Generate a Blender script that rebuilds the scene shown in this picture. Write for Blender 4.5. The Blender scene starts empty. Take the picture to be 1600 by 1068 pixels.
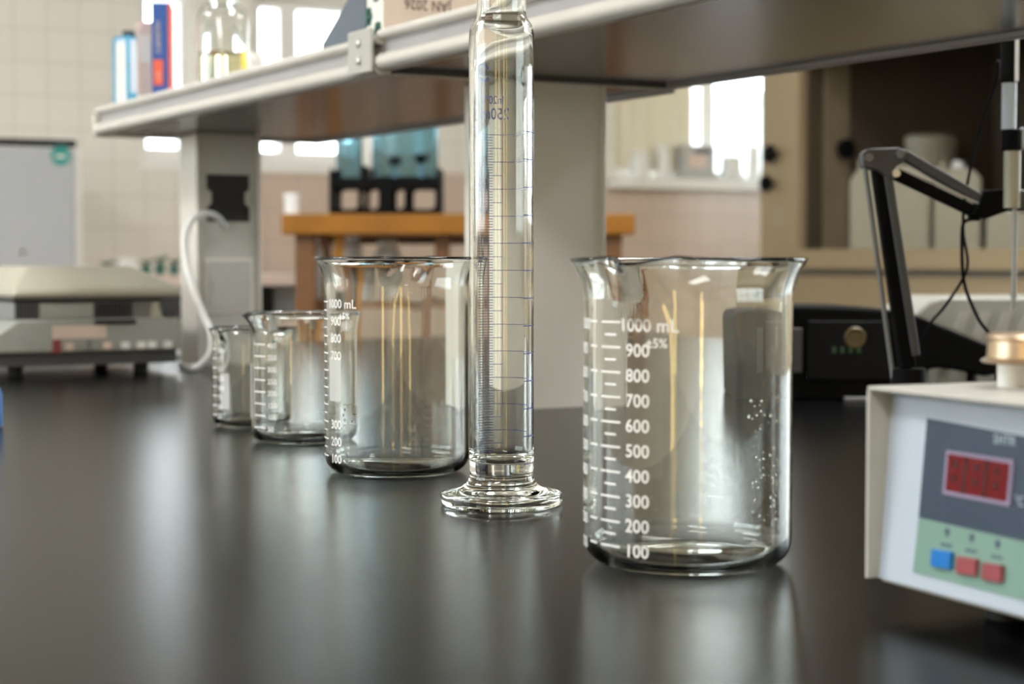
import bpy, bmesh, math, random
from mathutils import Vector, Matrix, Euler
random.seed(7)
R = math.radians
PI = math.pi
SC = bpy.context.scene
COL = SC.collection
ZB = 0.90                       # bench top above the floor

# ------------------------------------------------------------------ camera
YAW, PITCH, HCAM = -28.8, 2.70, 0.154
cd = bpy.data.cameras.new('camera'); cam = bpy.data.objects.new('camera', cd); COL.objects.link(cam)
cam.location = (0, 0, ZB + HCAM)
cam.rotation_euler = (R(90 - PITCH), 0, R(YAW))
cd.lens = 63.0; cd.sensor_width = 36.0; cd.clip_start = 0.02; cd.clip_end = 100
cd.dof.use_dof = True; cd.dof.focus_distance = 1.115; cd.dof.aperture_fstop = 9.0
cd.dof.aperture_blades = 0
SC.camera = cam
CM = cam.rotation_euler.to_matrix()
FPX = 2800.0

def ray(px, py):
    return CM @ Vector(((px - 800) / FPX, (534 - py) / FPX, -1.0))
def hit(px, py, p0, n):
    d = ray(px, py); o = Vector(cam.location); n = Vector(n)
    return o + d * ((Vector(p0) - o).dot(n) / d.dot(n))
def onY(px, py, Y): return hit(px, py, (0, Y, 0), (0, 1, 0))
def onX(px, py, X): return hit(px, py, (X, 0, 0), (1, 0, 0))
def onZ(px, py, Z): return hit(px, py, (0, 0, Z), (0, 0, 1))
def atD(px, py, d):
    return Vector(cam.location) + ray(px, py) * d
def LD(l, d, z=0.0):            # lateral, depth -> world
    c, s = math.cos(R(-YAW)), math.sin(R(-YAW))
    return Vector((c * l + s * d, -s * l + c * d, z))

# ------------------------------------------------------------------ view, world, light
SC.view_settings.view_transform = 'Standard'
SC.view_settings.look = 'None'
SC.view_settings.gamma = 1.0
SC.view_settings.use_curve_mapping = False
SC.view_settings.exposure = 0.22
W = bpy.data.worlds.new('sky'); SC.world = W; W.use_nodes = True
bg = W.node_tree.nodes['Background']
bg.inputs[0].default_value = (0.90, 0.96, 1.0, 1); bg.inputs[1].default_value = 7.4
cy = SC.cycles
cy.max_bounces = 20; cy.transmission_bounces = 18; cy.glossy_bounces = 8; cy.diffuse_bounces = 4
cy.transparent_max_bounces = 24
cy.caustics_refractive = True; cy.caustics_reflective = True
cy.blur_glossy = 0.4; cy.sample_clamp_indirect = 8.0
cy.use_denoising = True
try: cy.denoiser = 'OPENIMAGEDENOISE'
except Exception: pass

def portal(name, loc, rot, sx, sy):
    l = bpy.data.lights.new(name, 'AREA'); l.shape = 'RECTANGLE'; l.size = sx; l.size_y = sy
    l.cycles.is_portal = True
    o = bpy.data.objects.new(name, l); o.location = loc; o.rotation_euler = rot; COL.objects.link(o)

# ------------------------------------------------------------------ materials
M = {}
def mat(name, col, rough=0.5, metal=0.0, spec=0.5, noise=0.0, nscale=40, bump=0.0, bscale=200, trans=0.0, ior=1.47, emit=None, estr=0.0, coat=0.0):
    m = bpy.data.materials.new(name); m.use_nodes = True
    nt = m.node_tree; b = nt.nodes['Principled BSDF']
    b.inputs['Base Color'].default_value = (*col, 1)
    b.inputs['Roughness'].default_value = rough
    b.inputs['Metallic'].default_value = metal
    b.inputs['Specular IOR Level'].default_value = spec
    b.inputs['IOR'].default_value = ior
    b.inputs['Transmission Weight'].default_value = trans
    b.inputs['Coat Weight'].default_value = coat
    if emit:
        b.inputs['Emission Color'].default_value = (*emit, 1); b.inputs['Emission Strength'].default_value = estr
    if noise or bump:
        tc = nt.nodes.new('ShaderNodeTexCoord')
    if noise:
        n = nt.nodes.new('ShaderNodeTexNoise'); n.inputs['Scale'].default_value = nscale; n.inputs['Detail'].default_value = 4
        nt.links.new(tc.outputs['Object'], n.inputs['Vector'])
        r = nt.nodes.new('ShaderNodeValToRGB')
        r.color_ramp.elements[0].position = 0.3; r.color_ramp.elements[1].position = 0.7
        r.color_ramp.elements[0].color = (*[max(0, c * (1 - noise)) for c in col], 1)
        r.color_ramp.elements[1].color = (*[min(1, c * (1 + noise)) for c in col], 1)
        nt.links.new(n.outputs['Fac'], r.inputs['Fac']); nt.links.new(r.outputs['Color'], b.inputs['Base Color'])
    if bump:
        n2 = nt.nodes.new('ShaderNodeTexNoise'); n2.inputs['Scale'].default_value = bscale; n2.inputs['Detail'].default_value = 3
        nt.links.new(tc.outputs['Object'], n2.inputs['Vector'])
        bp = nt.nodes.new('ShaderNodeBump'); bp.inputs['Strength'].default_value = bump; bp.inputs['Distance'].default_value = 0.0008
        nt.links.new(n2.outputs['Fac'], bp.inputs['Height']); nt.links.new(bp.outputs['Normal'], b.inputs['Normal'])
    M[name] = m
    return m

def tile_mat(name, c1, c2, mortar, size, axis='XZ', rough=0.25):
    m = mat(name, c1, rough); nt = m.node_tree; b = nt.nodes['Principled BSDF']
    tc = nt.nodes.new('ShaderNodeTexCoord'); sp = nt.nodes.new('ShaderNodeSeparateXYZ'); cb = nt.nodes.new('ShaderNodeCombineXYZ')
    nt.links.new(tc.outputs['Object'], sp.inputs[0])
    nt.links.new(sp.outputs[axis[0]], cb.inputs['X']); nt.links.new(sp.outputs[axis[1]], cb.inputs['Y'])
    br = nt.nodes.new('ShaderNodeTexBrick'); br.offset = 0.0; br.squash = 1.0
    br.inputs['Scale'].default_value = 1.0
    br.inputs['Brick Width'].default_value = size; br.inputs['Row Height'].default_value = size
    br.inputs['Mortar Size'].default_value = 0.0035; br.inputs['Mortar Smooth'].default_value = 0.3
    br.inputs['Color1'].default_value = (*c1, 1); br.inputs['Color2'].default_value = (*c2, 1); br.inputs['Mortar'].default_value = (*mortar, 1)
    nt.links.new(cb.outputs[0], br.inputs['Vector']); nt.links.new(br.outputs['Color'], b.inputs['Base Color'])
    bp = nt.nodes.new('ShaderNodeBump'); bp.inputs['Strength'].default_value = 0.4; bp.inputs['Distance'].default_value = 0.002; bp.invert = True
    nt.links.new(br.outputs['Fac'], bp.inputs['Height']); nt.links.new(bp.outputs['Normal'], b.inputs['Normal'])
    return m

def pane_mat(name, tint, gloss=0.06):
    m = bpy.data.materials.new(name); m.use_nodes = True; nt = m.node_tree
    nt.nodes.remove(nt.nodes['Principled BSDF']); out = nt.nodes['Material Output']
    t = nt.nodes.new('ShaderNodeBsdfTransparent'); t.inputs[0].default_value = (*tint, 1)
    g = nt.nodes.new('ShaderNodeBsdfGlossy'); g.inputs['Roughness'].default_value = 0.02
    mx = nt.nodes.new('ShaderNodeMixShader'); mx.inputs[0].default_value = gloss
    nt.links.new(t.outputs[0], mx.inputs[1]); nt.links.new(g.outputs[0], mx.inputs[2]); nt.links.new(mx.outputs[0], out.inputs[0])
    M[name] = m; return m

def glass_mat(name, col, ior=1.47, rough=0.0):
    m = bpy.data.materials.new(name); m.use_nodes = True; nt = m.node_tree
    nt.nodes.remove(nt.nodes['Principled BSDF']); out = nt.nodes['Material Output']
    g = nt.nodes.new('ShaderNodeBsdfGlass'); g.inputs['Color'].default_value = (*col, 1); g.inputs['IOR'].default_value = ior
    g.inputs['Roughness'].default_value = rough
    nt.links.new(g.outputs[0], out.inputs[0]); M[name] = m; return m

def emat(name, col, s):
    m = bpy.data.materials.new(name); m.use_nodes = True; nt = m.node_tree
    nt.nodes.remove(nt.nodes['Principled BSDF']); e = nt.nodes.new('ShaderNodeEmission')
    e.inputs[0].default_value = (*col, 1); e.inputs[1].default_value = s
    nt.links.new(e.outputs[0], nt.nodes['Material Output'].inputs[0]); M[name] = m; return m

tile_mat('wall_tile', (0.74, 0.71, 0.64), (0.76, 0.73, 0.66), (0.66, 0.62, 0.55), 0.095)
tile_mat('low_tile_shade', (0.56, 0.44, 0.35), (0.60, 0.48, 0.39), (0.50, 0.41, 0.34), 0.10)  # pinkish lower tile with backlit shade mixed into its colour
mat('wall_paint', (0.66, 0.62, 0.54), 0.6, noise=0.04, nscale=3)
mat('wall_cream', (0.64, 0.55, 0.42), 0.6, noise=0.05, nscale=3)
mat('ceiling_paint', (0.75, 0.73, 0.69), 0.7, noise=0.03, nscale=3)
mat('floor_tile', (0.36, 0.31, 0.26), 0.35, noise=0.1, nscale=6)
mat('bench_resin', (0.004, 0.004, 0.0043), 0.19, spec=0.10, bump=0.12, bscale=900, noise=0.1, nscale=30)
mat('bench_body', (0.45, 0.45, 0.44), 0.5, noise=0.03)
mat('shelf_grey', (0.07, 0.066, 0.062), 0.20, spec=0.5, noise=0.06, nscale=9)
mat('rail_ivory', (0.60, 0.58, 0.53), 0.25, noise=0.03, nscale=20)
mat('rail_recess', (0.33, 0.32, 0.32), 0.35, noise=0.04, nscale=20)
mat('pillar_grey', (0.78, 0.76, 0.72), 0.38, noise=0.03, nscale=8)
mat('socket_grey', (0.52, 0.52, 0.49), 0.45, noise=0.03)
mat('white_plastic', (0.78, 0.78, 0.76), 0.4, noise=0.02)
mat('panel_white', (0.43, 0.49, 0.57), 0.4, noise=0.02)
mat('cover_ivory', (0.42, 0.415, 0.38), 0.38, noise=0.03)
mat('black_plastic', (0.006, 0.006, 0.0065), 0.6, spec=0.06, noise=0.1)
mat('black_soft', (0.02, 0.02, 0.02), 0.6, noise=0.1)
mat('dark_grey', (0.06, 0.06, 0.065), 0.4, noise=0.05)
mat('mid_grey', (0.20, 0.20, 0.20), 0.45, noise=0.05)
mat('centrifuge_beige', (0.41, 0.39, 0.31), 0.42, noise=0.03)
mat('centrifuge_grey', (0.31, 0.32, 0.29), 0.42, noise=0.03)
mat('rubber', (0.010, 0.010, 0.010), 0.7, noise=0.1)
mat('chrome', (0.75, 0.75, 0.75), 0.18, metal=1.0, noise=0.03)
mat('steel', (0.55, 0.53, 0.50), 0.32, metal=1.0, noise=0.05)
mat('bronze', (0.50, 0.38, 0.26), 0.3, metal=0.8, noise=0.1)
mat('slate_panel', (0.024, 0.042, 0.075), 0.35, noise=0.03)
mat('green_panel', (0.17, 0.29, 0.24), 0.4, noise=0.03)
mat('display_red', (0.13, 0.002, 0.004), 0.3, spec=0.2, noise=0.05)
mat('display_dark', (0.05, 0.003, 0.005), 0.2, noise=0.05)
mat('display_frame', (0.24, 0.20, 0.30), 0.4, noise=0.03)
mat('button_blue', (0.0, 0.15, 0.50), 0.35, noise=0.05)
mat('button_red', (0.27, 0.05, 0.06), 0.35, noise=0.15, nscale=120)
mat('ink_slate', (0.05, 0.07, 0.12), 0.6, noise=0.02)
mat('ink_pale', (0.42, 0.50, 0.58), 0.6, noise=0.02)
mat('enamel_white', (0.85, 0.85, 0.83), 0.5, noise=0.02)
mat('enamel_blue', (0.008, 0.04, 0.34), 0.4, noise=0.02)
mat('enamel_line', (0.012, 0.03, 0.34), 0.4, noise=0.02)
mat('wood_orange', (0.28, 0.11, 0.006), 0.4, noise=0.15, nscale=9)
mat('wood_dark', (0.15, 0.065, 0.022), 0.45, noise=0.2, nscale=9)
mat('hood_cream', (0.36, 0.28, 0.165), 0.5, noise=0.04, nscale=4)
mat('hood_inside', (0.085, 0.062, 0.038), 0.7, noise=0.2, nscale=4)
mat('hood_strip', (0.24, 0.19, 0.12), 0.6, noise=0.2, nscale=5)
mat('jug_plastic', (0.42, 0.39, 0.29), 0.4, noise=0.04)
mat('teal', (0.02, 0.27, 0.24), 0.5, noise=0.03)
mat('cyan', (0.02, 0.30, 0.50), 0.45, noise=0.03)
mat('pale_blue', (0.55, 0.62, 0.70), 0.5, noise=0.03)
mat('pink_card', (0.68, 0.54, 0.47), 0.6, noise=0.04)
mat('book_blue', (0.02, 0.085, 0.33), 0.4, noise=0.05)
mat('book_red', (0.75, 0.12, 0.06), 0.45, noise=0.05)
mat('card_beige', (0.64, 0.53, 0.44), 0.6, noise=0.04)
mat('card_white', (0.74, 0.72, 0.66), 0.6, noise=0.03)
mat('ink_brown', (0.06, 0.035, 0.03), 0.6, noise=0.03)
mat('ink_green', (0.04, 0.14, 0.11), 0.6, noise=0.1)
mat('slate_card', (0.10, 0.125, 0.155), 0.5, noise=0.05)
mat('yellow', (0.62, 0.58, 0.06), 0.5, noise=0.05)
mat('leaf_green', (0.06, 0.13, 0.08), 0.6, noise=0.2)
mat('frame_white', (0.80, 0.79, 0.76), 0.4, noise=0.02)
mat('frame_door', (0.42, 0.435, 0.45), 0.4, noise=0.02)
mat('frame_grey', (0.42, 0.42, 0.40), 0.4, noise=0.02)
mat('curtain_cream', (0.78, 0.74, 0.62), 0.8, noise=0.03)
mat('case_grey', (0.27, 0.27, 0.24), 0.4, noise=0.03)
mat('rib_grey', (0.33, 0.32, 0.29), 0.4, noise=0.03)
mat('blue_plastic', (0.05, 0.16, 0.42), 0.4, noise=0.03)
mat('ph_screen', (0.012, 0.012, 0.013), 0.5, spec=0.06, noise=0.05)
mat('ph_green', (0.03, 0.09, 0.04), 0.4, noise=0.05)
mat('ph_yellow', (0.10, 0.07, 0.025), 0.4, noise=0.2)
mat('liquid_yellow', (0.93, 0.90, 0.62), 0.0, trans=1.0, ior=1.33, noise=0.01)
mat('outside_grey', (0.45, 0.48, 0.50), 0.7, noise=0.05)
def cloth_mat(name, col, tr):
    m = mat(name, col, 0.8); nt = m.node_tree; b = nt.nodes['Principled BSDF']
    t = nt.nodes.new('ShaderNodeBsdfTranslucent'); t.inputs[0].default_value = (*col, 1)
    mx = nt.nodes.new('ShaderNodeMixShader'); mx.inputs[0].default_value = tr
    nt.links.new(b.outputs[0], mx.inputs[1]); nt.links.new(t.outputs[0], mx.inputs[2]); nt.links.new(mx.outputs[0], nt.nodes['Material Output'].inputs[0])
cloth_mat('curtain_cloth', (0.74, 0.69, 0.56), 0.12)
pane_mat('pane', (0.95, 0.97, 0.97)); pane_mat('pane_warm_streak', (0.98, 0.82, 0.50))  # second pane: amber tint added to warm the streaks on the glassware
glass_mat('glass', (0.990, 0.996, 0.982)); glass_mat('glass_green', (0.985, 0.993, 0.972))
glass_mat('glass_clear', (0.975, 0.985, 0.98)); glass_mat('glass_blue', (0.72, 0.86, 0.91), 1.33)
def frost_mat(name, a):
    m = mat(name, (0.8, 0.8, 0.79), 0.6); nt = m.node_tree; b = nt.nodes['Principled BSDF']
    t = nt.nodes.new('ShaderNodeBsdfTransparent'); mx = nt.nodes.new('ShaderNodeMixShader'); mx.inputs[0].default_value = a
    nt.links.new(t.outputs[0], mx.inputs[1]); nt.links.new(b.outputs[0], mx.inputs[2]); nt.links.new(mx.outputs[0], nt.nodes['Material Output'].inputs[0])
frost_mat('frosting', 0.5)
emat('fill_emit', (1.0, 0.99, 0.975), 24.0)  # glow of the added overhead fill panels

# ------------------------------------------------------------------ mesh helpers
class MB:
    def __init__(s): s.v = []; s.f = []; s.m = []; s.mi = 0
    def add(s, vs, fs, T=None):
        k = len(s.v)
        for p in vs:
            p = Vector(p); s.v.append(tuple(T @ p) if T is not None else tuple(p))
        for f in fs: s.f.append([i + k for i in f]); s.m.append(s.mi)
        return s
    def box(s, a, b, T=None, ch=0.0):
        x0, y0, z0 = [min(p, q) for p, q in zip(a, b)]; x1, y1, z1 = [max(p, q) for p, q in zip(a, b)]
        if ch <= 0:
            vs = [(x0,y0,z0),(x1,y0,z0),(x1,y1,z0),(x0,y1,z0),(x0,y0,z1),(x1,y0,z1),(x1,y1,z1),(x0,y1,z1)]
            return s.add(vs, [(0,3,2,1),(4,5,6,7),(0,1,5,4),(1,2,6,5),(2,3,7,6),(3,0,4,7)], T)
        c = min(ch, (x1-x0)/2.01, (y1-y0)/2.01, (z1-z0)/2.01)
        bm = bmesh.new(); bmesh.ops.create_cube(bm, size=1)
        for v in bm.verts:
            v.co = Vector((x0 if v.co.x < 0 else x1, y0 if v.co.y < 0 else y1, z0 if v.co.z < 0 else z1))
        bmesh.ops.bevel(bm, geom=list(bm.edges), offset=c, segments=3, profile=0.5, affect='EDGES')
        bm.verts.index_update()
        s.add([v.co.copy() for v in bm.verts], [[v.index for v in f.verts] for f in bm.faces], T); bm.free()
        return s
    def lathe(s, prof, seg=64, T=None, closed=False, fn=None):
        n = len(prof); vs = []; fs = []
        for j in range(seg):
            a = 2*PI*j/seg
            for i, (r, z) in enumerate(prof):
                if fn: r, z = fn(a, r, z)
                vs.append((r*math.cos(a), r*math.sin(a), z))
        m = n if closed else n-1
        for j in range(seg):
            k = (j+1) % seg
            for i in range(m):
                q = (i+1) % n
                if prof[i][0] < 1e-9 and prof[q][0] < 1e-9: continue
                if prof[i][0] < 1e-9: fs.append((i + 0, k*n+q, j*n+q))
                elif prof[q][0] < 1e-9: fs.append((j*n+i, k*n+i, q + 0))
                else: fs.append((j*n+i, k*n+i, k*n+q, j*n+q))
        return s.add(vs, fs, T)
    def cyl(s, r, z0, z1, T=None, seg=32, r2=None, ch=0.0):
        r2 = r if r2 is None else r2
        if ch: p = [(0,z0),(r-ch,z0),(r,z0+ch),(r2,z1-ch),(r2-ch,z1),(0,z1)]
        else: p = [(0,z0),(r,z0),(r2,z1),(0,z1)]
        return s.lathe(p, seg, T)
    def rod(s, a, b, r, seg=16, r2=None):
        a = Vector(a); b = Vector(b); d = b - a
        T = Matrix.Translation(a) @ d.to_track_quat('Z', 'Y').to_matrix().to_4x4()
        return s.cyl(r, 0, d.length, T, seg, r2)
    def bar(s, a, b, w, h, up=(0,1,0), ch=0.0):     # box bar from a to b; w across, h along 'up'
        a = Vector(a); b = Vector(b); z = (b-a).normalized(); u = Vector(up); x = u.cross(z).normalized(); y = z.cross(x)
        T = Matrix(((x.x,y.x,z.x,a.x),(x.y,y.y,z.y,a.y),(x.z,y.z,z.z,a.z),(0,0,0,1)))
        return s.box((-w/2,-h/2,0),(w/2,h/2,(b-a).length), T, ch)
    def tube(s, pts, r, seg=10, sub=8):
        P = [Vector(p) for p in pts]; Q = []
        for i in range(len(P)-1):
            p0 = P[max(i-1,0)]; p1 = P[i]; p2 = P[i+1]; p3 = P[min(i+2,len(P)-1)]
            for k in range(sub):
                t = k/sub
                Q.append(0.5*((2*p1)+(p2-p0)*t+(2*p0-5*p1+4*p2-p3)*t*t+(3*p1-p0-3*p2+p3)*t**3))
        Q.append(P[-1]); vs = []; fs = []; up = Vector((0.13,0.21,0.97))
        for i, q in enumerate(Q):
            d = (Q[min(i+1,len(Q)-1)]-Q[max(i-1,0)]).normalized()
            x = up.cross(d).normalized(); y = d.cross(x)
            for j in range(seg):
                a = 2*PI*j/seg; vs.append(q + x*r*math.cos(a) + y*r*math.sin(a))
        for i in range(len(Q)-1):
            for j in range(seg):
                k = (j+1) % seg; fs.append((i*seg+j, i*seg+k, (i+1)*seg+k, (i+1)*seg+j))
        fs.append(list(range(seg))[::-1]); fs.append([(len(Q)-1)*seg+j for j in range(seg)])
        return s.add(vs, fs)
    def prism(s, poly, a, b, axis='Y', T=None):
        n = len(poly); vs = []
        for t in (a, b):
            for (u, w) in poly:
                vs.append({'Y':(u,t,w),'X':(t,u,w),'Z':(u,w,t)}[axis])
        fs = [list(range(n)), [n+i for i in range(n)][::-1]]
        for i in range(n): k = (i+1) % n; fs.append((i, n+i, n+k, k))
        return s.add(vs, fs, T)
    def build(s, name, mats, parent=None, smooth=False, bevel=0.0):
        me = bpy.data.meshes.new(name); me.from_pydata(s.v, [], s.f)
        if not isinstance(mats, (list, tuple)): mats = [mats]
        for m in mats: me.materials.append(M[m])
        for p, i in zip(me.polygons, s.m): p.material_index = i
        bm = bmesh.new(); bm.from_mesh(me)
        bmesh.ops.remove_doubles(bm, verts=bm.verts, dist=1e-6)
        bmesh.ops.delete(bm, geom=[v for v in bm.verts if not v.link_faces], context='VERTS')
        bmesh.ops.recalc_face_normals(bm, faces=bm.faces)
        bm.to_mesh(me); bm.free()
        if smooth:
            me.polygons.foreach_set('use_smooth', [True]*len(me.polygons))
            if smooth != 'all':
                bm = bmesh.new(); bm.from_mesh(me)
                for e in bm.edges:
                    if len(e.link_faces) == 2 and e.calc_face_angle(0) > R(35): e.smooth = False
                bm.to_mesh(me); bm.free()
        me.update()
        o = bpy.data.objects.new(name, me); COL.objects.link(o)
        if parent: o.parent = parent
        if bevel:
            mod = o.modifiers.new('bevel', 'BEVEL'); mod.width = bevel; mod.segments = 3; mod.limit_method = 'ANGLE'
            me.polygons.foreach_set('use_smooth', [True]*len(me.polygons))
            wn = o.modifiers.new('wn', 'WEIGHTED_NORMAL')
        return o

def tag(o, label=None, cat=None, group=None, kind=None):
    if label: o['label'] = label
    if cat: o['category'] = cat
    if group: o['group'] = group
    if kind: o['kind'] = kind
    return o
def thing(name, label, cat, loc=(0,0,0), rz=0.0, group=None):
    o = bpy.data.objects.new(name, None); COL.objects.link(o); o.empty_display_size = 0.02
    o.location = loc; o.rotation_euler = (0, 0, rz)
    return tag(o, label, cat, group)
def struct(name, mb, m, label=None, **k):
    return tag(mb.build(name, m, **k), label, None, None, 'structure')

def text_geo(txt, size, align='LEFT', bold=0.0):
    c = bpy.data.curves.new('t', 'FONT'); c.body = txt; c.size = size; c.align_x = align; c.resolution_u = 3; c.offset = bold*size
    o = bpy.data.objects.new('t', c); COL.objects.link(o); bpy.context.view_layer.update()
    ev = o.evaluated_get(bpy.context.evaluated_depsgraph_get()); me = ev.to_mesh()
    vs = [v.co.copy() for v in me.vertices]; fs = [list(p.vertices) for p in me.polygons]
    ev.to_mesh_clear(); bpy.data.objects.remove(o); bpy.data.curves.remove(c)
    return vs, fs

def interp(prof, n=6, idx=()):      # round a polyline with Catmull-Rom subdivision
    out = []
    for i in range(len(prof)-1):
        p0 = prof[max(i-1,0)]; p1 = prof[i]; p2 = prof[i+1]; p3 = prof[min(i+2,len(prof)-1)]
        for k in range(n):
            t = k/n
            out.append(tuple(0.5*((2*b)+(c-a)*t+(2*a-5*b+4*c-d)*t*t+(3*b-a-3*c+d)*t**3) for a,b,c,d in zip(p0,p1,p2,p3)))
    out.append(prof[-1]); return out

# ------------------------------------------------------------------ room
X0, X1, Y0, Y1, ZC = -3.2, 5.4, -3.0, 5.2, 2.9
SILL, WTOP = ZB + 0.425, 2.55
SILL1 = ZB + 0.450
WX0, WXA, WXB, WX1 = [onY(v, 100, Y1).x for v in (217, 301, 397, 577)]
WTOP1 = ZB + 0.95
struct('floor', MB().box((X0-.1, Y0-.1, -0.06), (X1+.1, Y1+.1, 0)), 'floor_tile')
struct('ceiling', MB().box((X0-.1, Y0-.1, ZC), (X1+.1, Y1+.1, ZC+.06)), 'ceiling_paint')
wins_back = [(1.97, 3.08), (3.26, 4.95)]
w = MB()
w.mi = 0
w.box((X0, Y1, 0), (WX0, Y1+.12, ZC)); w.box((WX0, Y1, 0), (1.97, Y1+.12, SILL1)); w.box((WX0, Y1, WTOP1), (WX1, Y1+.12, ZC)); w.box((WXA, Y1, SILL1), (WXB, Y1+.12, WTOP1)); w.box((WX1, Y1, WTOP), (X1, Y1+.12, ZC))
w.box((WX1, Y1, SILL1), (3.26, Y1+.12, WTOP)); w.box((4.95, Y1, SILL), (X1, Y1+.12, WTOP))
w.box((1.97, Y1, SILL), (3.26, Y1+.12, SILL1))
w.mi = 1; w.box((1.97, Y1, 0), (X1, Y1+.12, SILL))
struct('wall_back', w, ['wall_tile', 'low_tile_shade'])
# right wall with a window
w = MB(); wr = [(-0.9, -0.5), (0.5, 3.4)]
w.box((X1, Y0, 0), (X1+.12, Y1, ZB+.25)); w.box((X1, Y0, WTOP), (X1+.12, Y1, ZC))
ys = [Y0] + [v for p in wr for v in p] + [Y1]
for i in range(0, len(ys), 2): w.box((X1, ys[i], ZB+.25), (X1+.12, ys[i+1], WTOP))
struct('wall_right', w, 'wall_paint')
w = MB(); wl = [(-2.60, -2.10, .35), (1.0, 4.4, ZB+.2)]
ys = Y0
for a, b, z in wl:
    w.box((X0-.12, ys, 0), (X0, a, ZC)); w.box((X0-.12, a, 0), (X0, b, z)); w.box((X0-.12, a, WTOP), (X0, b, ZC)); ys = b
w.box((X0-.12, ys, 0), (X0, Y1, ZC))
struct('wall_left', w, 'wall_paint')
w = MB(); wf = [(-1.04, -0.68, .35)]
xs = X0
for a, b, z in wf:
    w.box((xs, Y0-.12, 0), (a, Y0, ZC)); w.box((a, Y0-.12, 0), (b, Y0, z)); w.box((a, Y0-.12, WTOP), (b, Y0, ZC)); xs = b
w.box((xs, Y0-.12, 0), (X1, Y0, ZC))
struct('wall_front', w, 'wall_paint')

def window(n, axis, pos, a, b, z0, z1, out, pm='pane', mull=(), fm='frame_white', sill=.05):
    """axis 'X': window plane at Y=pos spanning X a..b ; 'Y': plane at X=pos"""
    def B(mb, u0, u1, zz0, zz1, t0, t1):
        if axis == 'X': mb.box((u0, pos+out*t0, zz0), (u1, pos+out*t1, zz1))
        else: mb.box((pos+out*t0, u0, zz0), (pos+out*t1, u1, zz1))
    f = MB(); t = 0.03
    B(f, a, a+t, z0, z1, .03, .08); B(f, b-t, b, z0, z1, .03, .08); B(f, a+t, b-t, z0, z0+t, .03, .08); B(f, a+t, b-t, z1-t, z1, .03, .08)
    for m_ in mull: B(f, m_-.028, m_+.028, z0+t, z1-t, .03, .08)
    fo = struct('window_%d' % n, f, fm)
    p = MB(); B(p, a+t, b-t, z0+t, z1-t, .052, .058); p.build('pane', pm, fo)
    s = MB(); B(s, a-.03 if sill > .01 else a, b+.03 if sill > .01 else b, z0-.035, z0, -sill, -.0005)
    s.build('window_sill', 'frame_white', fo)
    c = ((a+b)/2, pos+out*.09, (z0+z1)/2) if axis == 'X' else (pos+out*.09, (a+b)/2, (z0+z1)/2)
    rot = (R(90)*(-out), 0, 0) if axis == 'X' else (0, R(90)*out, 0)
    if axis == 'X': portal('window_portal', c, rot, b-a, z1-z0)
    else: portal('window_portal', c, rot, z1-z0, b-a)
window(1, 'X', Y1, WXB, WX1, SILL1, WTOP1, 1, mull=(onY(456, 100, Y1).x,), sill=.004)
window(8, 'X', Y1, WX0, WXA, SILL1, WTOP1, 1, sill=.004)
window(2, 'X', Y1, 3.26, 4.95, SILL, WTOP, 1, mull=(3.66, 4.3))
window(3, 'Y', X1, -0.9, -0.5, ZB+.25, WTOP, 1)
window(4, 'Y', X1, 0.5, 3.4, ZB+.25, WTOP, 1, mull=(1.9,))
window(5, 'Y', X0, -2.60, -2.10, .35, WTOP, -1, pm='pane_warm_streak')  # unseen strip window, put in for the gold streaks on the beakers
window(6, 'Y', X0, 1.0, 4.4, ZB+.2, WTOP, -1, mull=(2.1, 3.3))  # unseen window, added for brightness from the left
window(7, 'X', Y0, -1.04, -0.68, .35, WTOP, -1, pm='pane_warm_streak')  # another added strip window behind the camera, tinted for warm streaks

for i, (x, y) in enumerate([(-1.2, -0.8), (1.6, 1.2), (3.4, 1.2), (-1.2, 2.6)]):  # panels out of view, added as even fill light for the room
    t = thing('fill_panel', ['added fill light panel above the front left of the room', 'added fill light panel above the black bench',
              'added fill light panel between bench and right wall', 'added fill light panel above the left floor'][i], 'fill light', (x, y, ZC), 0, 'added fill light panels')
    f = MB(); f.box((-.32,-.62,-.05), (.32,-.6,0)); f.box((-.32,.6,-.05), (.32,.62,0)); f.box((-.32,-.6,-.05), (-.3,.6,0)); f.box((.3,-.6,-.05), (.32,.6,0))
    f.build('frame', 'frame_white', t); MB().box((-.3,-.6,-.04), (.3,.6,-.02)).build('diffuser', 'fill_emit', t)

# ------------------------------------------------------------------ main bench
BX0, BX1, BY0, BY1 = 0.02, 2.00, -0.55, 3.12
bench = thing('lab_bench', 'long laboratory island bench with a satin black resin top', 'bench', (0, 0, 0))
MB().box((BX0, BY0, ZB-.03), (BX1, BY1, ZB), ch=.003).build('worktop', 'bench_resin', bench)
MB().box((BX0+.06, BY0+.06, 0.10), (BX1-.06, BY1-.06, ZB-.03)).build('cabinet_body', 'bench_body', bench)
MB().box((BX0+.11, BY0+.11, 0), (BX1-.11, BY1-.11, .10)).build('plinth', 'dark_grey', bench)
for k in range(6):
    y0 = BY0+.08+k*.58
    d = MB().box((BX0+.045, y0, .13), (BX0+.06, y0+.56, ZB-.06)).build('door', 'bench_body', bench)
    MB().rod((BX0+.03, y0+.06, .55), (BX0+.03, y0+.06, .70), .005).rod((BX0+.03, y0+.06, .56), (BX0+.045, y0+.06, .56), .004).rod((BX0+.03, y0+.06, .69), (BX0+.045, y0+.06, .69), .004).build('handle', 'chrome', d)

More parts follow.
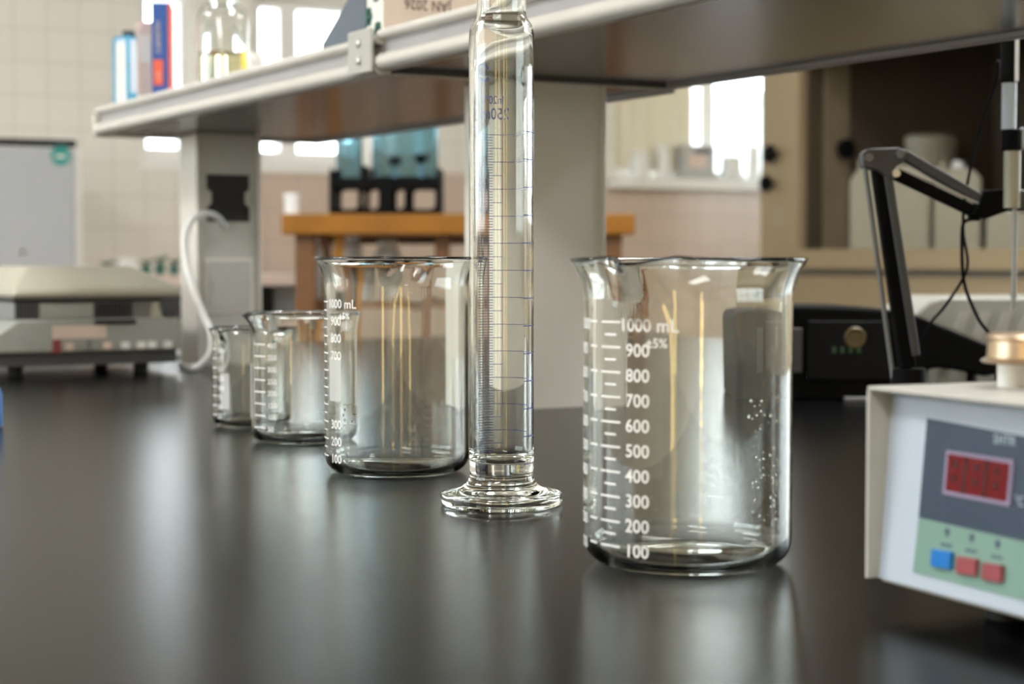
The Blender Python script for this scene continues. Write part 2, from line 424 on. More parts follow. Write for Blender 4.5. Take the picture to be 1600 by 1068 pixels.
# ------------------------------------------------------------------ reagent shelf over the bench
ZS = ZB + 0.335
SX0, SX1 = 0.722, 1.07
def rail(mb_l, y0, y1, zb):
    """front rail: ivory lower and upper lips with a grey recess"""
    lip = []
    def arc(cx, cz, rx, rz, a0, a1, n):
        return [(cx+rx*math.cos(R(a0+(a1-a0)*i/n)), cz+rz*math.sin(R(a0+(a1-a0)*i/n))) for i in range(n+1)]
    low = arc(SX0+.008, zb+.0075, .0105, .0085, 270, 90, 12) + [(SX0+.016, zb+.016), (SX0+.016, zb-.001)]
    mb_l.prism(low, y0, y1)
    up = arc(SX0+.006, zb+.0335, .0065, .005, 270, 90, 10) + [(SX0+.016, zb+.0385), (SX0+.016, zb+.0285)]
    mb_l.prism(up, y0, y1)
sh_mat = 'shelf_grey'
YJ = 1.585
def shelf_section(label, y0, y1, zb):
    t = thing('reagent_shelf', label, 'shelf', (SX0, y0, zb), 0, None)
    inv = Matrix.Translation((-SX0, -y0, -zb))
    def loc(mb): mb.v = [tuple(inv @ Vector(v)) for v in mb.v]; return mb
    loc(MB().box((SX0+.0162, y0, zb+.001), (SX1-.0125, y1, zb+.024))).build('shelf_board', sh_mat, t)
    r = MB(); rail(r, y0, y1, zb); loc(r).build('front_rail', 'rail_ivory', t, smooth=True)
    g = MB().box((SX0+.008, y0, zb+.0155), (SX0+.0161, y1, zb+.0295)); loc(g).build('rail_recess', 'rail_recess', t)
    b = MB().box((SX1-.012, y0, zb-.004), (SX1, y1, zb+.030)); loc(b).build('rear_rail', 'rail_recess', t, bevel=.002)
    return t
near = shelf_section('near section of grey reagent shelf with rounded ivory rail, overhead at right', -0.30, YJ-.001, ZS)
far = shelf_section('far section of grey reagent shelf carrying bottles and books, ending at left', YJ+.001, 2.56, ZS-.004)
e = MB().box((0.0, .975+.001, -.003), (SX1-SX0, .975+.012, .030)); e.v = [(x, y, z) for x, y, z in e.v]
e.build('end_cap', 'rail_ivory', far, bevel=.002)
j = MB().box((.02, -.0012, -.001), (SX1-SX0-.002, .006, .0008)); j.build('joint_strip', 'rail_ivory', far)
br = thing('rail_bracket', 'ivory joint plate with two screws on the shelf rail', 'bracket', (SX0-.003, YJ+.025, ZS))
MB().box((-.004, -.028, -.003), (0, .028, .040), ch=.003).build('plate', 'cover_ivory', br)
for z in (.010, .027):
    MB().lathe([(0,0),(.0045,0),(.004,.002),(.002,.003),(0,.003)], 20, Matrix.Translation((-.004, 0, z)) @ Matrix.Rotation(R(-90), 4, 'Y')).build('screw', 'steel', br, smooth=True)

def pillar(label, x0, x1, y0, y1, sockets=False):
    ztop = ZS - .004
    t = thing('shelf_pillar', label, 'pillar', ((x0+x1)/2, y0, ZB))
    w_ = (x1-x0)/2; h = ztop - ZB
    if not sockets:
        MB().box((-w_+.004, .0, 0), (w_-.004, y1-y0, h)).build('column_face', 'pillar_grey', t)
    else:
        m = MB(); zo0, zo1 = .205, .273    # opening
        m.box((-w_+.004, 0, 0), (w_-.004, y1-y0, zo0)); m.box((-w_+.004, 0, zo1), (w_-.004, y1-y0, h))
        m.box((-w_+.004, 0, zo0), (-.033, y1-y0, zo1)); m.box((.033, 0, zo0), (w_-.004, y1-y0, zo1)); m.box((-.033, .05, zo0), (.033, y1-y0, zo1))
        m.build('column_face', 'socket_grey', t)
        b = MB().box((-.0328, .003, zo0+.0002), (.0328, .0495, zo1-.0002)).build('socket_well', 'black_soft', t)
        for sx in (-1, 1):
            n = MB(); c = (zo0+zo1)/2
            n.prism([(sx*.033, c-.013), (sx*.033, c+.013), (sx*.026, c+.008), (sx*.026, c-.008)], -.001, .0035)
            n.build('clip_tab', 'socket_grey', t)
        f = MB()
        z0, z1 = .074, .153
        f.box((-.036, -.002, z0), (.036, 0, z0+.004)); f.box((-.036, -.002, z1-.004), (.036, 0, z1))
        f.box((-.036, -.002, z0+.004), (-.032, 0, z1-.004)); f.box((.032, -.002, z0+.004), (.036, 0, z1-.004))
        f.build('blank_frame', 'pillar_grey', t)
        f = MB().prism([(-.0315, z0+.0045), (.0315, z0+.0045), (.0315, .104), (.026, .108), (.026, .119), (.0315, .123), (.0315, z1-.0045), (-.0315, z1-.0045), (-.0315, .123), (-.026, .119), (-.026, .108), (-.0315, .104)], -.0035, -.0002)
        f.build('blank_cover', 'socket_grey', t)
    for sx in (-1, 1):
        MB().box((sx*(w_-.004), -.003, 0), (sx*(w_+.001), y1-y0+.002, h)).build('edge_strip', 'rail_ivory', t, bevel=.0015)
    return t
pL = onY(787, 640, 1.585); pR = onY(943, 640, 1.585)
pillar('wide plain grey shelf pillar right behind the measuring cylinder', .858, pR.x, 1.585, 1.66)
a = onY(309, 560, 2.46); b = onY(408, 560, 2.46)
pillar('grey shelf pillar with dark socket opening behind the smallest beaker', a.x, b.x, 2.46, 2.53, True)
pillar('plain grey shelf pillar near the camera end of the bench', .858, pR.x, -.2, -.125)

# ------------------------------------------------------------------ glassware
def cyl_face(mb, r, a0, a1, z0, z1, seg=1, off=.00012):
    n = max(1, int(abs(a1-a0)/4)); vs = []; fs = []
    for i in range(n+1):
        a = R(a0+(a1-a0)*i/n)
        vs += [((r+off)*math.sin(a), -(r+off)*math.cos(a), z0), ((r+off)*math.sin(a), -(r+off)*math.cos(a), z1)]
    for i in range(n): fs.append((2*i, 2*i+2, 2*i+3, 2*i+1))
    mb.add(vs, fs)
def cyl_text(mb, r, txt, a0, z, size, align='LEFT', off=.00012, stretch=1.0, bold=0.012):
    vs, fs = text_geo(txt, size, align, bold)
    out = []
    for v in vs:
        a = R(a0) + v.x*stretch/r
        out.append(((r+off)*math.sin(a), -(r+off)*math.cos(a), z+v.y))
    mb.add(out, fs)

def beaker(name, label, cat, px, d, Rr, H, wall, flare, spout_deg, scale, group=None, twist=0.0):
    """local frame: -y faces the camera, x to the image right; angles in degrees from the camera side, positive to the right"""
    l = (px-800)/FPX*d
    p = LD(l, d, ZB)
    az = math.atan2(p.x, p.y)
    t = thing(name, label, cat, p, -az, group)
    s = Rr/0.0525
    cr = .013*s
    outer = [(0, .0012), (Rr*.55, .0012), (Rr-cr-.006*s, .0004), (Rr-cr, 0)]
    for i in range(1, 10):
        a = i/10*PI/2; outer.append((Rr-cr+cr*math.sin(a), cr-cr*math.cos(a)))
    zf = H-.022*s
    outer += [(Rr, cr), (Rr, cr+.01), (Rr, H*.35), (Rr, H*.6), (Rr, zf-.012*s), (Rr, zf)]
    for i in range(1, 9):
        u = i/8; outer.append((Rr+flare*u**1.9, zf+(H-.0022-zf)*u))
    rim = [(Rr+flare+.0006, H-.0014), (Rr+flare+.0004, H-.0004), (Rr+flare-.0008, H), (Rr+flare-.002, H-.0006), (Rr+flare-.0027, H-.002)]
    inner = []
    for i in range(7, 0, -1):
        u = i/8; inner.append((Rr-wall+(flare-.0008)*u**1.9, zf+(H-.0030-zf)*u+.0004))
    ci = cr-wall*.4; fb = .0034
    inner += [(Rr-wall, zf), (Rr-wall, zf-.012*s), (Rr-wall, H*.6), (Rr-wall, H*.35), (Rr-wall, fb+ci+.01), (Rr-wall, fb+ci)]
    for i in range(9, 0, -1):
        a = i/10*PI/2; inner.append((Rr-wall-ci+ci*math.sin(a), fb+ci-ci*math.cos(a)))
    inner += [(Rr-wall-ci, fb), (Rr*.5, fb+.0004), (0, fb+.0008)]
    prof = outer + rim + inner
    sa = R(spout_deg-90)
    def fn(a, r, z):
        if r < Rr*.6: return r, z
        da = (a-sa+PI) % (2*PI) - PI
        wv = max(0.0, (z-(zf-.006*s))/(H-(zf-.006*s)))
        g = math.exp(-(da/.16)**2); g2 = math.exp(-((abs(da)-.33)/.12)**2)
        r2 = r + (.0105*s*g - .0035*s*g2)*wv**1.5
        z2 = z - .0022*s*g*wv**2 + .0008*s*g2*wv**2
        return r2, z2
    MB().lathe(prof, 160, None, fn=fn).build('glass_wall', 'glass', t, smooth='all')
    ink = MB(); fr = MB()
    scale(ink, fr, Rr)
    ink.build('printed_scale', 'enamel_white', t)
    fr.build('writing_patch', 'frosting', t)
    return t

def scale1000(a_num, a_mark0, a_mark1, a_side, patch, skip=()):
    def f(ink, fr, r):
        for i in range(1, 11):
            z = .0137 + (i-1)*.01212
            cyl_face(ink, r, a_mark0, a_mark1, z-.0005, z+.0005)
            if i < 10: cyl_face(ink, r, a_mark0+3, a_mark1-3, z+.0056, z+.0066)
            if i not in skip: cyl_text(ink, r, str(i*100) + (' mL' if i == 10 else ''), a_num - (4 if i == 10 else 0), z-.0042, .0088, stretch=1.0)
        cyl_text(ink, r, '\u00b15%', a_num+12, .0137+9*.01212-.0118, .0062)
        # second scale further round the left side, with its marking field
        for i in range(1, 11):
            z = .0137 + (i-1)*.01212
            cyl_face(ink, r, a_side+19, a_side+27, z-.0005, z+.0005)
            cyl_text(ink, r, str(i*100), a_side+1, z-.0042, .0080)
        cyl_face(fr, r, *patch)
        cyl_face(ink, r, a_side-24, a_side-10, .030, .0308); cyl_face(ink, r, a_side-24, a_side-10, .045, .0458)
        for k in range(9):
            a = k/9*2*PI
            cyl_face(ink, r, a_side-17+7*math.cos(a)-1.4, a_side-17+7*math.cos(a)+1.4, .038+.006*math.sin(a)-.001, .038+.006*math.sin(a)+.001)
    return f
def scale_small(n, z0, dz, a0, a1, patch, num, step):
    def f(ink, fr, r):
        for i in range(n):
            z = z0+i*dz
            cyl_face(ink, r, a0, a1, z-.0005, z+.0005)
            cyl_text(ink, r, str((i+1)*step), a1+3, z-.003, .0062)
        cyl_face(fr, r, patch[0], patch[1], patch[2], patch[3])
    return f

beaker('glass_beaker', 'large 1000 mL glass beaker in front, nearest the camera', 'beaker', 1075, .902, .0525, .154, .0021, .0065, -24, scale1000(-34.5, -53, -38, -84, (-100, -87, .055, .098)))
beaker('glass_beaker', 'large 1000 mL glass beaker left of the measuring cylinder', 'beaker', 620, 1.288, .0520, .1545, .0021, .0065, 172, scale1000(-63, -84, -69, -118, (-66, -49, .053, .084), (4, 5, 6)))
beaker('glass_beaker', 'medium glass beaker between the 1000 mL and the smallest beaker', 'beaker', 470, 1.503, .0420, .1085, .0019, .0035, -62, scale_small(8, .014, .0098, -66, -44, (-105, -78, .020, .066), 0, 50))
beaker('glass_beaker', 'smallest glass beaker, last of the row at left', 'beaker', 392, 1.635, .0350, .0905, .0018, .003, -40, scale_small(8, .012, .0085, -80, -62, (-52, -34, .018, .050), 0, 25))

# water drops clinging inside the right wall of the front beaker
b1 = [o for o in COL.objects if o.name == 'glass_beaker'][0]
dr = MB()
for k in range(70):
    a = R(random.uniform(108, 140)); z = random.uniform(.016, .080); q = random.uniform(.0003, .0009)
    rr_ = .0525-.0021-.0002
    T = Matrix.Translation((rr_*math.sin(a), -rr_*math.cos(a), z)) @ Matrix.Rotation(a, 4, 'Z') @ Matrix.Rotation(R(-90), 4, 'X')
    dr.lathe([(0, 0), (q, 0), (q*.9, q*.35), (q*.5, q*.6), (0, q*.7)], 10, T)
dr = dr.build('water_drops', 'glass_clear', b1, smooth='all'); dr['kind'] = 'stuff'

# measuring cylinder
dC = 1.113; pC = LD((783.5-800)/FPX*dC, dC, ZB)
mc = thing('measuring_cylinder', 'tall clear 250 ml measuring cylinder with blue graduations and round foot', 'measuring cylinder', pC, -math.atan2(pC.x, pC.y))
ro, ri = .0201, .0180
prof = [(0, .0030), (.024, .0028), (.0335, .0022), (.0350, .0), (.0371, .0006), (.0379, .0016), (.0380, .0066), (.0374, .0078), (.0350, .0086), (.0300, .0096),
        (.0250, .0112), (.0220, .0134), (.0204, .0162), (.0196, .0188), (.0197, .0212), (ro, .0235), (ro, .027), (ro, .10), (ro, .20), (ro, .27), (ro, .292)]
prof[-1] = (ro, .289)
prof += [(ro*1.0-.0003, .2930), (ro-.0012, .2968), (ro-.0030, .2996), (ro-.0044, .3018), (ro-.0049, .306), (ro-.0050, .325), (ro-.0050, .345), (ro-.0042, .350), (ro-.0030, .3515), (ro-.0034, .353)]
prof += [(ro-.0060, .353), (ro-.0070, .350), (ro-.0071, .325), (ro-.0070, .306), (ro-.0064, .3008), (ro-.0050, .2975), (ro-.0034, .2942), (ri, .289), (ri, .27), (ri, .20), (ri, .10), (ri, .035),
         (ri-.0006, .0305), (ri-.003, .0275), (.010, .0262), (0, .0260)]
MB().lathe(prof, 144).build('glass_tube', 'glass', mc, smooth='all')
ink = MB(); lines = MB()
# local angle: 180 = back of the tube; image x = r*sin(angle)
def backA(px): return 180 - math.degrees(math.asin(max(-.99, min(.99, (px-783.5)/50.5))))
aL = backA(743)
zt = lambda py, dd=dC+.02: .154 - (py-402)*dd/FPX
z250 = zt(212); step = (zt(212)-zt(212+42.0))
for i in range(12):
    z = z250 - i*step
    cyl_face(lines, ro, 42, aL, z-.00022, z+.00022)
    if i < 12:
        zh = z - step/2; cyl_face(lines, ro, backA(785), aL, zh-.0002, zh+.0002)
        for k in range(1, 10):
            zz = z - step*k/10
            if k != 5: cyl_face(lines, ro, backA(769), aL, zz-.00019, zz+.00019)
    cyl_text(ink, ro, str(250-20*i), aL+4, z+.0012, .0044)
zl = z250 - 12*step
cyl_face(lines, ro, 42, aL, zl-.00022, zl+.00022)
lines.build('graduation_lines', 'enamel_line', mc)
cyl_text(ink, ro, '250ml', backA(797), zt(188), .0102, stretch=.84)
cyl_text(ink, ro, 'In20\u00b0C', backA(788), zt(164), .0072, stretch=.84)
zc = zt(117); 
for k in range(22):         # ring emblem, open at one side
    a0 = R(-150+k*13.6); a1 = R(-150+(k+1)*13.6); rr, rw = .0052, .0011
    for (x, zz) in [((rr)*math.cos((a0+a1)/2), rr*math.sin((a0+a1)/2))]:
        ac = backA(752) + math.degrees(x/ro)
        cyl_face(ink, ro, ac-2.6, ac+2.6, zc+zz-.0009, zc+zz+.0009)
ink.build('blue_print', 'enamel_blue', mc)
# stopper in the neck (outside the frame top)
st = MB().lathe([(0, .336), (.0115, .336), (.0128, .353), (.0128, .3535), (.0165, .356), (.0165, .366), (.015, .368), (0, .368)], 48).build('stopper', 'white_plastic', mc, smooth=True)

# ------------------------------------------------------------------ heated controller box at right
hp = thing('controller_box', 'white and ivory laboratory controller with red display and coloured buttons', 'controller', (.512, .6097, ZB), R(-93.8))
Th = Matrix.Translation(hp.location) @ Euler((0, 0, R(-93.8))).to_matrix().to_4x4(); Ti = Th.inverted()
zb0, zt0, HW, HDp = .0137, .098, .235, .185
cov = MB()
cov.box((0, 0, zt0-.002), (HW, HDp, zt0), ch=.0008)
cov.box((0, 0, zb0), (.002, HDp, zt0-.002)); cov.box((HW-.002, 0, zb0), (HW, HDp, zt0-.002))
cov.box((.002, HDp-.002, zb0), (HW-.002, HDp, zt0-.002))
cov.build('cover', 'cover_ivory', hp, bevel=.0006)
# inclined front panel between (y=.0055,z=zb0) and (y=.012,z=zt0-.002)
n_l = Vector((0, -(zt0-.002-zb0), .0065)).normalized()
MB().prism([(.0055, zb0), (.0120, zt0-.0021), (.0138, zt0-.0021), (.0073, zb0)], .0021, HW-.0021, 'X').build('front_panel', 'panel_white', hp)
MB().box((.0021, .0075, zb0-.0015), (HW-.0021, HDp-.003, zb0)).build('bottom_plate', 'cover_ivory', hp)
n_w = Th.to_3x3() @ n_l; p0_w = Th @ Vector((0, .0055, zb0))
def pp(px, py, off):
    q = Ti @ hit(px, py, p0_w, n_w); return q + n_l*off
def pquad(pts, off0, off1):
    mb = MB(); a = [pp(x, y, off0) for x, y in pts]; b = [pp(x, y, off1) for x, y in pts]; n = len(a)
    mb.add(a+b, [list(range(n)), [n+i for i in range(n)][::-1]] + [(i, (i+1) % n, n+(i+1) % n, n+i) for i in range(n)])
    return mb
# continue the graphics beyond the frame with the same slopes
pquad([(1450, 653), (1700, 699), (1700, 868), (1437, 808)], 0, .0006).build('slate_field', 'slate_panel', hp)
pquad([(1437, 808), (1700, 868), (1700, 964), (1428, 893)], 0, .0006).build('green_field', 'green_panel', hp)
fo = pquad([(1483, 703), (1588, 719), (1582, 791), (1477, 771)], .0006, .0016).build('display_bezel', 'display_frame', hp)
pquad([(1487.5, 708.5), (1583, 724), (1577, 783.5), (1482.5, 765.5)], .0016, .0019).build('display', 'display_red', hp)
dg = MB()
for k in range(3):      # three unlit seven-segment digits
    cx = 1499 + k*32.5; cyy = 725+k*5.4
    for (ox, oy) in ((0, 0), (-2.5, 22)):
        q = pquad([(cx+ox-4, cyy+oy-6), (cx+ox+5, cyy+oy-4.5), (cx+ox+4, cyy+oy+7), (cx+ox-5, cyy+oy+5.5)], .0019, .0021); dg.add(q.v, q.f)
for k in range(2):
    cx = 1516 + k*32.5; cyy = 711+k*5.4+2
    q = pquad([(cx-3, cyy), (cx+3, cyy+1), (cx-3, cyy+58), (cx-9, cyy+57)], .0019, .00205); dg.add(q.v, q.f)
dg.build('display_digits', 'display_dark', hp)
for nm, m_, cx, cyy in (('button', 'button_blue', 1477, 873), ('button', 'button_red', 1516.5, 884), ('button', 'button_red', 1556.5, 894)):
    b_ = pquad([(cx-14, cyy-16), (cx+16, cyy-11), (cx+14, cyy+16), (cx-16, cyy+11)], .0006, .0028).build(nm, m_, hp, bevel=.0004)
    if m_ == 'button_blue': b_['label'] = 'blue push button'
    else: b_['label'] = 'red push button'
ar = MB()
for cx, cyy in ((1482, 831), (1520.5, 840), (1561, 850)):
    for pts in ([(cx-1.7, cyy-7), (cx+2.2, cyy-6.4), (cx+1.7, cyy+7), (cx-2.2, cyy+6.4)], [(cx-5, cyy-1), (cx+.5, cyy-7.5), (cx+5, cyy+1), (cx, cyy+3.5)]):
        q = pquad(pts, .0006, .0008); ar.add(q.v, q.f)
    for k in range(3):
        q = pquad([(cx-9+k*6, cyy+16+k*1.2), (cx-5+k*6, cyy+17+k*1.2), (cx-5.5+k*6, cyy+22+k*1.2), (cx-9.5+k*6, cyy+21+k*1.2)], .0006, .0008); ar.add(q.v, q.f)
ar.build('panel_symbols', 'ink_slate', hp)
def ptext(txt, px, py, size, m_, sx=1.0):
    vs, fs = text_geo(txt, size); o = pp(px, py, .0008); mb = MB()
    up = Vector((0, .0065, zt0-.002-zb0)).normalized()
    mb.add([o + Vector((1, 0, 0))*v.x*sx + up*v.y for v in vs], fs); mb.build('panel_lettering', m_, hp)
ptext('SHTR', 1554, 692, .0055, 'ink_pale'); ptext('\u00b0C', 1586, 788, .0055, 'ink_pale')
for (x, y) in ((.045, .04), (HW-.045, .04), (.045, HDp-.03), (HW-.045, HDp-.03)):
    MB().cyl(.0085, 0, zb0-.0015, Matrix.Translation((x, y, 0)), 24, ch=.001).build('rubber_foot', 'rubber', hp, smooth=True)
q = Ti @ onZ(1580, 603, ZB+zt0)
MB().cyl(.0060, zt0, zt0+.011, Matrix.Translation((q.x, q.y, 0)), 32).build('post', 'white_plastic', hp, smooth=True)
MB().lathe([(0, .1085), (.0175, .1085), (.0185, .1095), (.0160, .111), (.0155, .118), (.0165, .1192), (.0160, .1208), (.0145, .1214), (0, .1214)], 48, Matrix.Translation((q.x+.006, q.y+.002, 0))).build('clamp_disc', 'bronze', hp, smooth=True)

# ------------------------------------------------------------------ articulated electrode arm
dA = 1.60; kA = dA/FPX
def L_(px, py, y=0.0): return Vector(((px-1420)*kA, y, .154+(402-py)*kA))
arm = thing('jointed_stand', 'black jointed desk arm holding an electrode, behind the controller box', 'stand', LD((1420-800)*kA, dA, ZB), R(YAW))
MB().lathe([(0, 0), (.029, 0), (.030, .003), (.028, .010), (.022, .016), (.016, .030), (.0155, .055), (0, .055)], 48, Matrix.Translation((L_(1420, 0).x, 0, 0))).build('base', 'black_plastic', arm, smooth=True)
MB().bar(L_(1419, 575), L_(1370, 252), .0145, .012, ch=.002).build('lower_arm', 'black_plastic', arm)
MB().bar(L_(1430, 556, -.004), L_(1381, 262, -.004), .0075, .010, ch=.0015).build('lower_cover', 'dark_grey', arm)
MB().rod(L_(1396, 590, -.002), L_(1349, 262, -.002), .0022).build('parallel_rod', 'mid_grey', arm, smooth=True)
el = MB().prism([(L_(x, y).x, L_(x, y).z) for x, y in ((1343, 240), (1352, 234), (1400, 232), (1412, 240), (1406, 256), (1394, 262), (1388, 284), (1366, 268), (1344, 262))], -.010, .010)
el.build('elbow_bracket', 'dark_grey', arm, bevel=.0015)
for x, y, pm_ in ((1352, 248, 'mid_grey'), (1400, 242, 'mid_grey'), (1394, 272, 'steel')):
    MB().rod(L_(x, y, -.013), L_(x, y, .013), .0036, 20).build('pivot', pm_, arm, smooth=True)
MB().bar(L_(1404, 240), L_(1540, 318), .0100, .010, ch=.002).build('upper_arm', 'dark_grey', arm)
MB().bar(L_(1396, 272), L_(1528, 334), .0105, .010, ch=.002).build('lower_link', 'black_plastic', arm)
MB().rod(L_(1406, 264, -.007), L_(1548, 330, -.007), .0010).build('tension_rod', 'steel', arm, smooth=True)
MB().prism([(L_(x, y).x, L_(x, y).z) for x, y in ((1532, 298), (1566, 296), (1568, 330), (1536, 342), (1512, 336), (1524, 318))], -.011, .011).build('wrist_block', 'black_plastic', arm, bevel=.0015)
MB().box(L_(1564, 330, -.009), L_(1640, 297, .009), ch=.002).build('holder_clamp', 'dark_grey', arm)
MB().box(L_(1512, 336, -.005), L_(1527, 345, .005)).build('cable_guide', 'black_plastic', arm)
# electrode passes through the clamp (held thing, top-level)
xE = L_(1573, 0).x
elx = thing('electrode_probe', 'upright electrode with grey sleeve and black collar, held by the jointed arm', 'electrode', LD((1573-800)*kA, dA-.014, ZB), R(YAW))
def E_(py): return .154+(402-py)*kA
def eT(px=1573): return Matrix.Translation(((px-1573)*kA, 0, 0))
MB().cyl(.0066, E_(134), E_(40), eT(1564), 24).build('cap', 'black_plastic', elx, smooth=True)
MB().box(((1571-1573)*kA, -.0072, E_(133)), ((1577-1573)*kA, -.0045, E_(60)), ch=.0006).build('cap_strip', 'white_plastic', elx)
MB().cyl(.0064, E_(205), E_(134), eT(1566), 24).build('sleeve', 'pale_blue', elx, smooth=True)
MB().cyl(.0086, E_(238), E_(205), eT(1570), 24, ch=.001).build('collar', 'black_plastic', elx, smooth=True)
MB().box(((1584-1573)*kA, -.004, E_(236)), ((1589-1573)*kA, .003, E_(202)), ch=.001).build('collar_clip', 'pale_blue', elx)
MB().cyl(.0072, E_(326), E_(238), eT(1572), 24).build('body_shaft', 'jug_plastic', elx, smooth=True)
MB().cyl(.0026, E_(484), E_(326), eT(1577), 16, r2=.0022).build('probe_tip', 'frame_grey', elx, smooth=True)

def A_(px, py, d): return atD(px, py, d)
def cable(name, label, pts, r, m_):
    mb = MB().tube([A_(*p) for p in pts], r); o = mb.build(name, m_, smooth=True); return tag(o, label, 'cable')
cable('probe_cable', 'thin black cable curving down from the electrode cap to the bench', [(1560, 95, 1.60), (1556, 130, 1.62), (1535, 190, 1.63), (1519, 250, 1.63), (1508, 310, 1.63), (1505, 360, 1.63), (1512, 410, 1.63), (1502, 440, 1.64), (1475, 480, 1.68), (1450, 512, 1.72), (1440, 560, 1.74), (1440, 630, 1.76), (1445, 643, 1.782)], .0014, 'black_plastic')
cable('temperature_cable', 'thin black cable hanging from the wrist of the jointed arm', [(1519, 342, 1.60), (1505, 350, 1.61), (1503, 390, 1.62), (1505, 430, 1.62), (1512, 460, 1.62), (1530, 500, 1.62), (1550, 530, 1.62), (1556, 580, 1.62), (1556, 650, 1.62), (1560, 664, 1.625)], .0016, 'black_plastic')

# ------------------------------------------------------------------ black meter body
dM = 1.93; kM = dM/FPX
ph = thing('ph_meter', 'black bench meter with arched sloping body, right of the front beaker', 'meter', LD((1365-800)*kM, dM, ZB), R(YAW))
def Q_(px, py): return ((px-1365)*kM, .154+(402-py)*kM)
top = [(1171, 492), (1178, 482), (1200, 479), (1260, 478), (1330, 480), (1400, 485), (1432, 492), (1470, 508), (1510, 524), (1552, 542), (1562, 556), (1562, 584), (1540, 588), (1500, 579), (1470, 575), (1452, 577), (1450, 616)]
poly = [Q_(x, y) for x, y in top] + [(Q_(1450, 0)[0], .0), (Q_(1175, 0)[0], .0)]
poly = [(x, max(z, 0.0)) for x, z in poly]
MB().prism(poly, 0, .15).build('housing', 'black_plastic', ph, bevel=.004)
sc = MB().box((Q_(1262, 0)[0], -.004, .022), (Q_(1392, 0)[0], .0, .086), ch=.002).build('display_face', 'ph_screen', ph)
dgt = MB()
for k in range(4):
    x = Q_(1300+k*13, 0)[0]; dgt.box((x, -.0046, Q_(0, 551)[1]), (x+.004, -.004, Q_(0, 541)[1]))
dgt.build('display_digits', 'ph_green', sc)
MB().lathe([(0, 0), (.012, 0), (.010, .002), (.006, .001), (0, .001)], 24, Matrix.Translation((Q_(1336, 0)[0], -.004, Q_(0, 527)[1])) @ Matrix.Rotation(R(90), 4, 'X')).build('emblem', 'ph_yellow', sc)
MB().box((Q_(1232, 0)[0], -.003, .030), (Q_(1254, 0)[0], 0, .078), ch=.001).build('key_strip', 'dark_grey', ph)
MB().box((Q_(1318, 0)[0], -.014, .0), (Q_(1372, 0)[0], -.001, .004), ch=.001).build('label_strip', 'mid_grey', ph)
MB().cyl(.006, 0, .0385, Matrix.Translation((Q_(1548, 0)[0], .075, 0)), 20).build('support_foot', 'rubber', ph)
hgl = MB().prism([Q_(1436, 489), Q_(1560, 541), Q_(1560, 545), Q_(1436, 493)], -.001, .0).build('edge_trim', 'case_grey', ph)

# grey ribbed case behind the meter
cs = thing('instrument_case', 'low light grey ribbed instrument case behind the black meter', 'case', LD((1560-800)/FPX*2.16, 2.16, ZB), R(YAW))
kC = 2.16/FPX
MB().prism([((1428-1560)*kC, 0), ((1428-1560)*kC, .083), ((1452-1560)*kC, .101), ((1470-1560)*kC, .1055), (.16, .1055), (.165, .10), (.165, 0)], 0, .20).build('housing', 'case_grey', cs, bevel=.006)
rb = MB()
for k in range(9):
    x = (1468-1560)*kC + k*.026
    rb.prism([(x, .02), (x+.012, .02), (x+.037, .088), (x+.025, .088)], -.003, .0005)
rb.build('rib_pattern', 'rib_grey', cs)

# ------------------------------------------------------------------ centrifuge at left
YC = 2.32
def F_(px, py): p = onY(px, py, YC); return (p.x, p.z-ZB)
x_l, _ = F_(-30, 540); x_r, _ = F_(281, 520)
cf = thing('centrifuge', 'beige low tabletop centrifuge with grey vents, left on the bench', 'centrifuge', (0, YC, ZB))
DP = .26
zlid = F_(140, 466)[1]; ztop = F_(140, 416)[1]; zm = F_(140, 497)[1]; zb1 = F_(140, 549)[1]; zbb = F_(140, 570)[1]
xa, xb = F_(13, 0)[0], F_(281, 0)[0]
lid = MB()
ta, tb = F_(52, 0)[0], F_(222, 0)[0]
lv = [(xa, .0, zlid), (xb, .0, zlid), (xb, DP, zlid), (xa, DP, zlid),
      (xa, -.0, zlid+.012), (xb, -.0, zlid+.014), (xb, DP, zlid+.014), (xa, DP, zlid+.012),
      (ta, .055, ztop), (tb, .055, ztop), (tb, DP-.05, ztop), (ta, DP-.05, ztop)]
lid.add(lv, [(0,3,2,1), (0,1,5,4), (1,2,6,5), (2,3,7,6), (3,0,4,7), (4,5,9,8), (5,6,10,9), (6,7,11,10), (7,4,8,11), (8,9,10,11)])
lid.build('lid', 'centrifuge_beige', cf, bevel=.006)
MB().box((xa+.004, .008, zm-.001), (xb-.003, DP-.01, zlid-.003)).build('middle_band', 'mid_grey', cf)
MB().box((xa+.002, .004, zlid-.0045), (xb-.008, DP-.008, zlid-.0002)).build('seal', 'black_soft', cf)
v1 = MB()
for k in range(7):
    x = F_(18+k*6, 0)[0]; v1.box((x, .003, zm+.002), (x+.0022, .008, zlid-.005))
v1.build('side_louvres', 'dark_grey', cf)
MB().box((F_(57, 0)[0], .002, zm), (F_(142, 0)[0], .008, zlid-.007), ch=.001).build('blank_plate', 'centrifuge_grey', cf)
vb = MB().box((F_(143, 0)[0], .004, zm-.004), (F_(204, 0)[0], .008, zlid-.005)).build('vent_plate', 'dark_grey', cf)
v2 = MB()
for k in range(9):
    x = F_(147+k*6.2, 0)[0]; v2.box((x, .001, zm+.003), (x+.0022, .004, zlid-.006))
v2.build('vent_slats', 'black_soft', vb)
MB().box((F_(141, 0)[0], -.006, zm-.008), (F_(206, 0)[0], -.001, zm-.002), ch=.001).build('latch', 'black_soft', cf)
MB().prism([(F_(233, 0)[0], zm), (F_(236, 0)[0], zlid-.006), (F_(243, 0)[0], zlid-.006), (F_(250, 0)[0], zm)], -.001, .008).build('rib', 'centrifuge_beige', cf)
rc = MB(); hx0, hx1 = F_(247, 0)[0], F_(276, 0)[0]
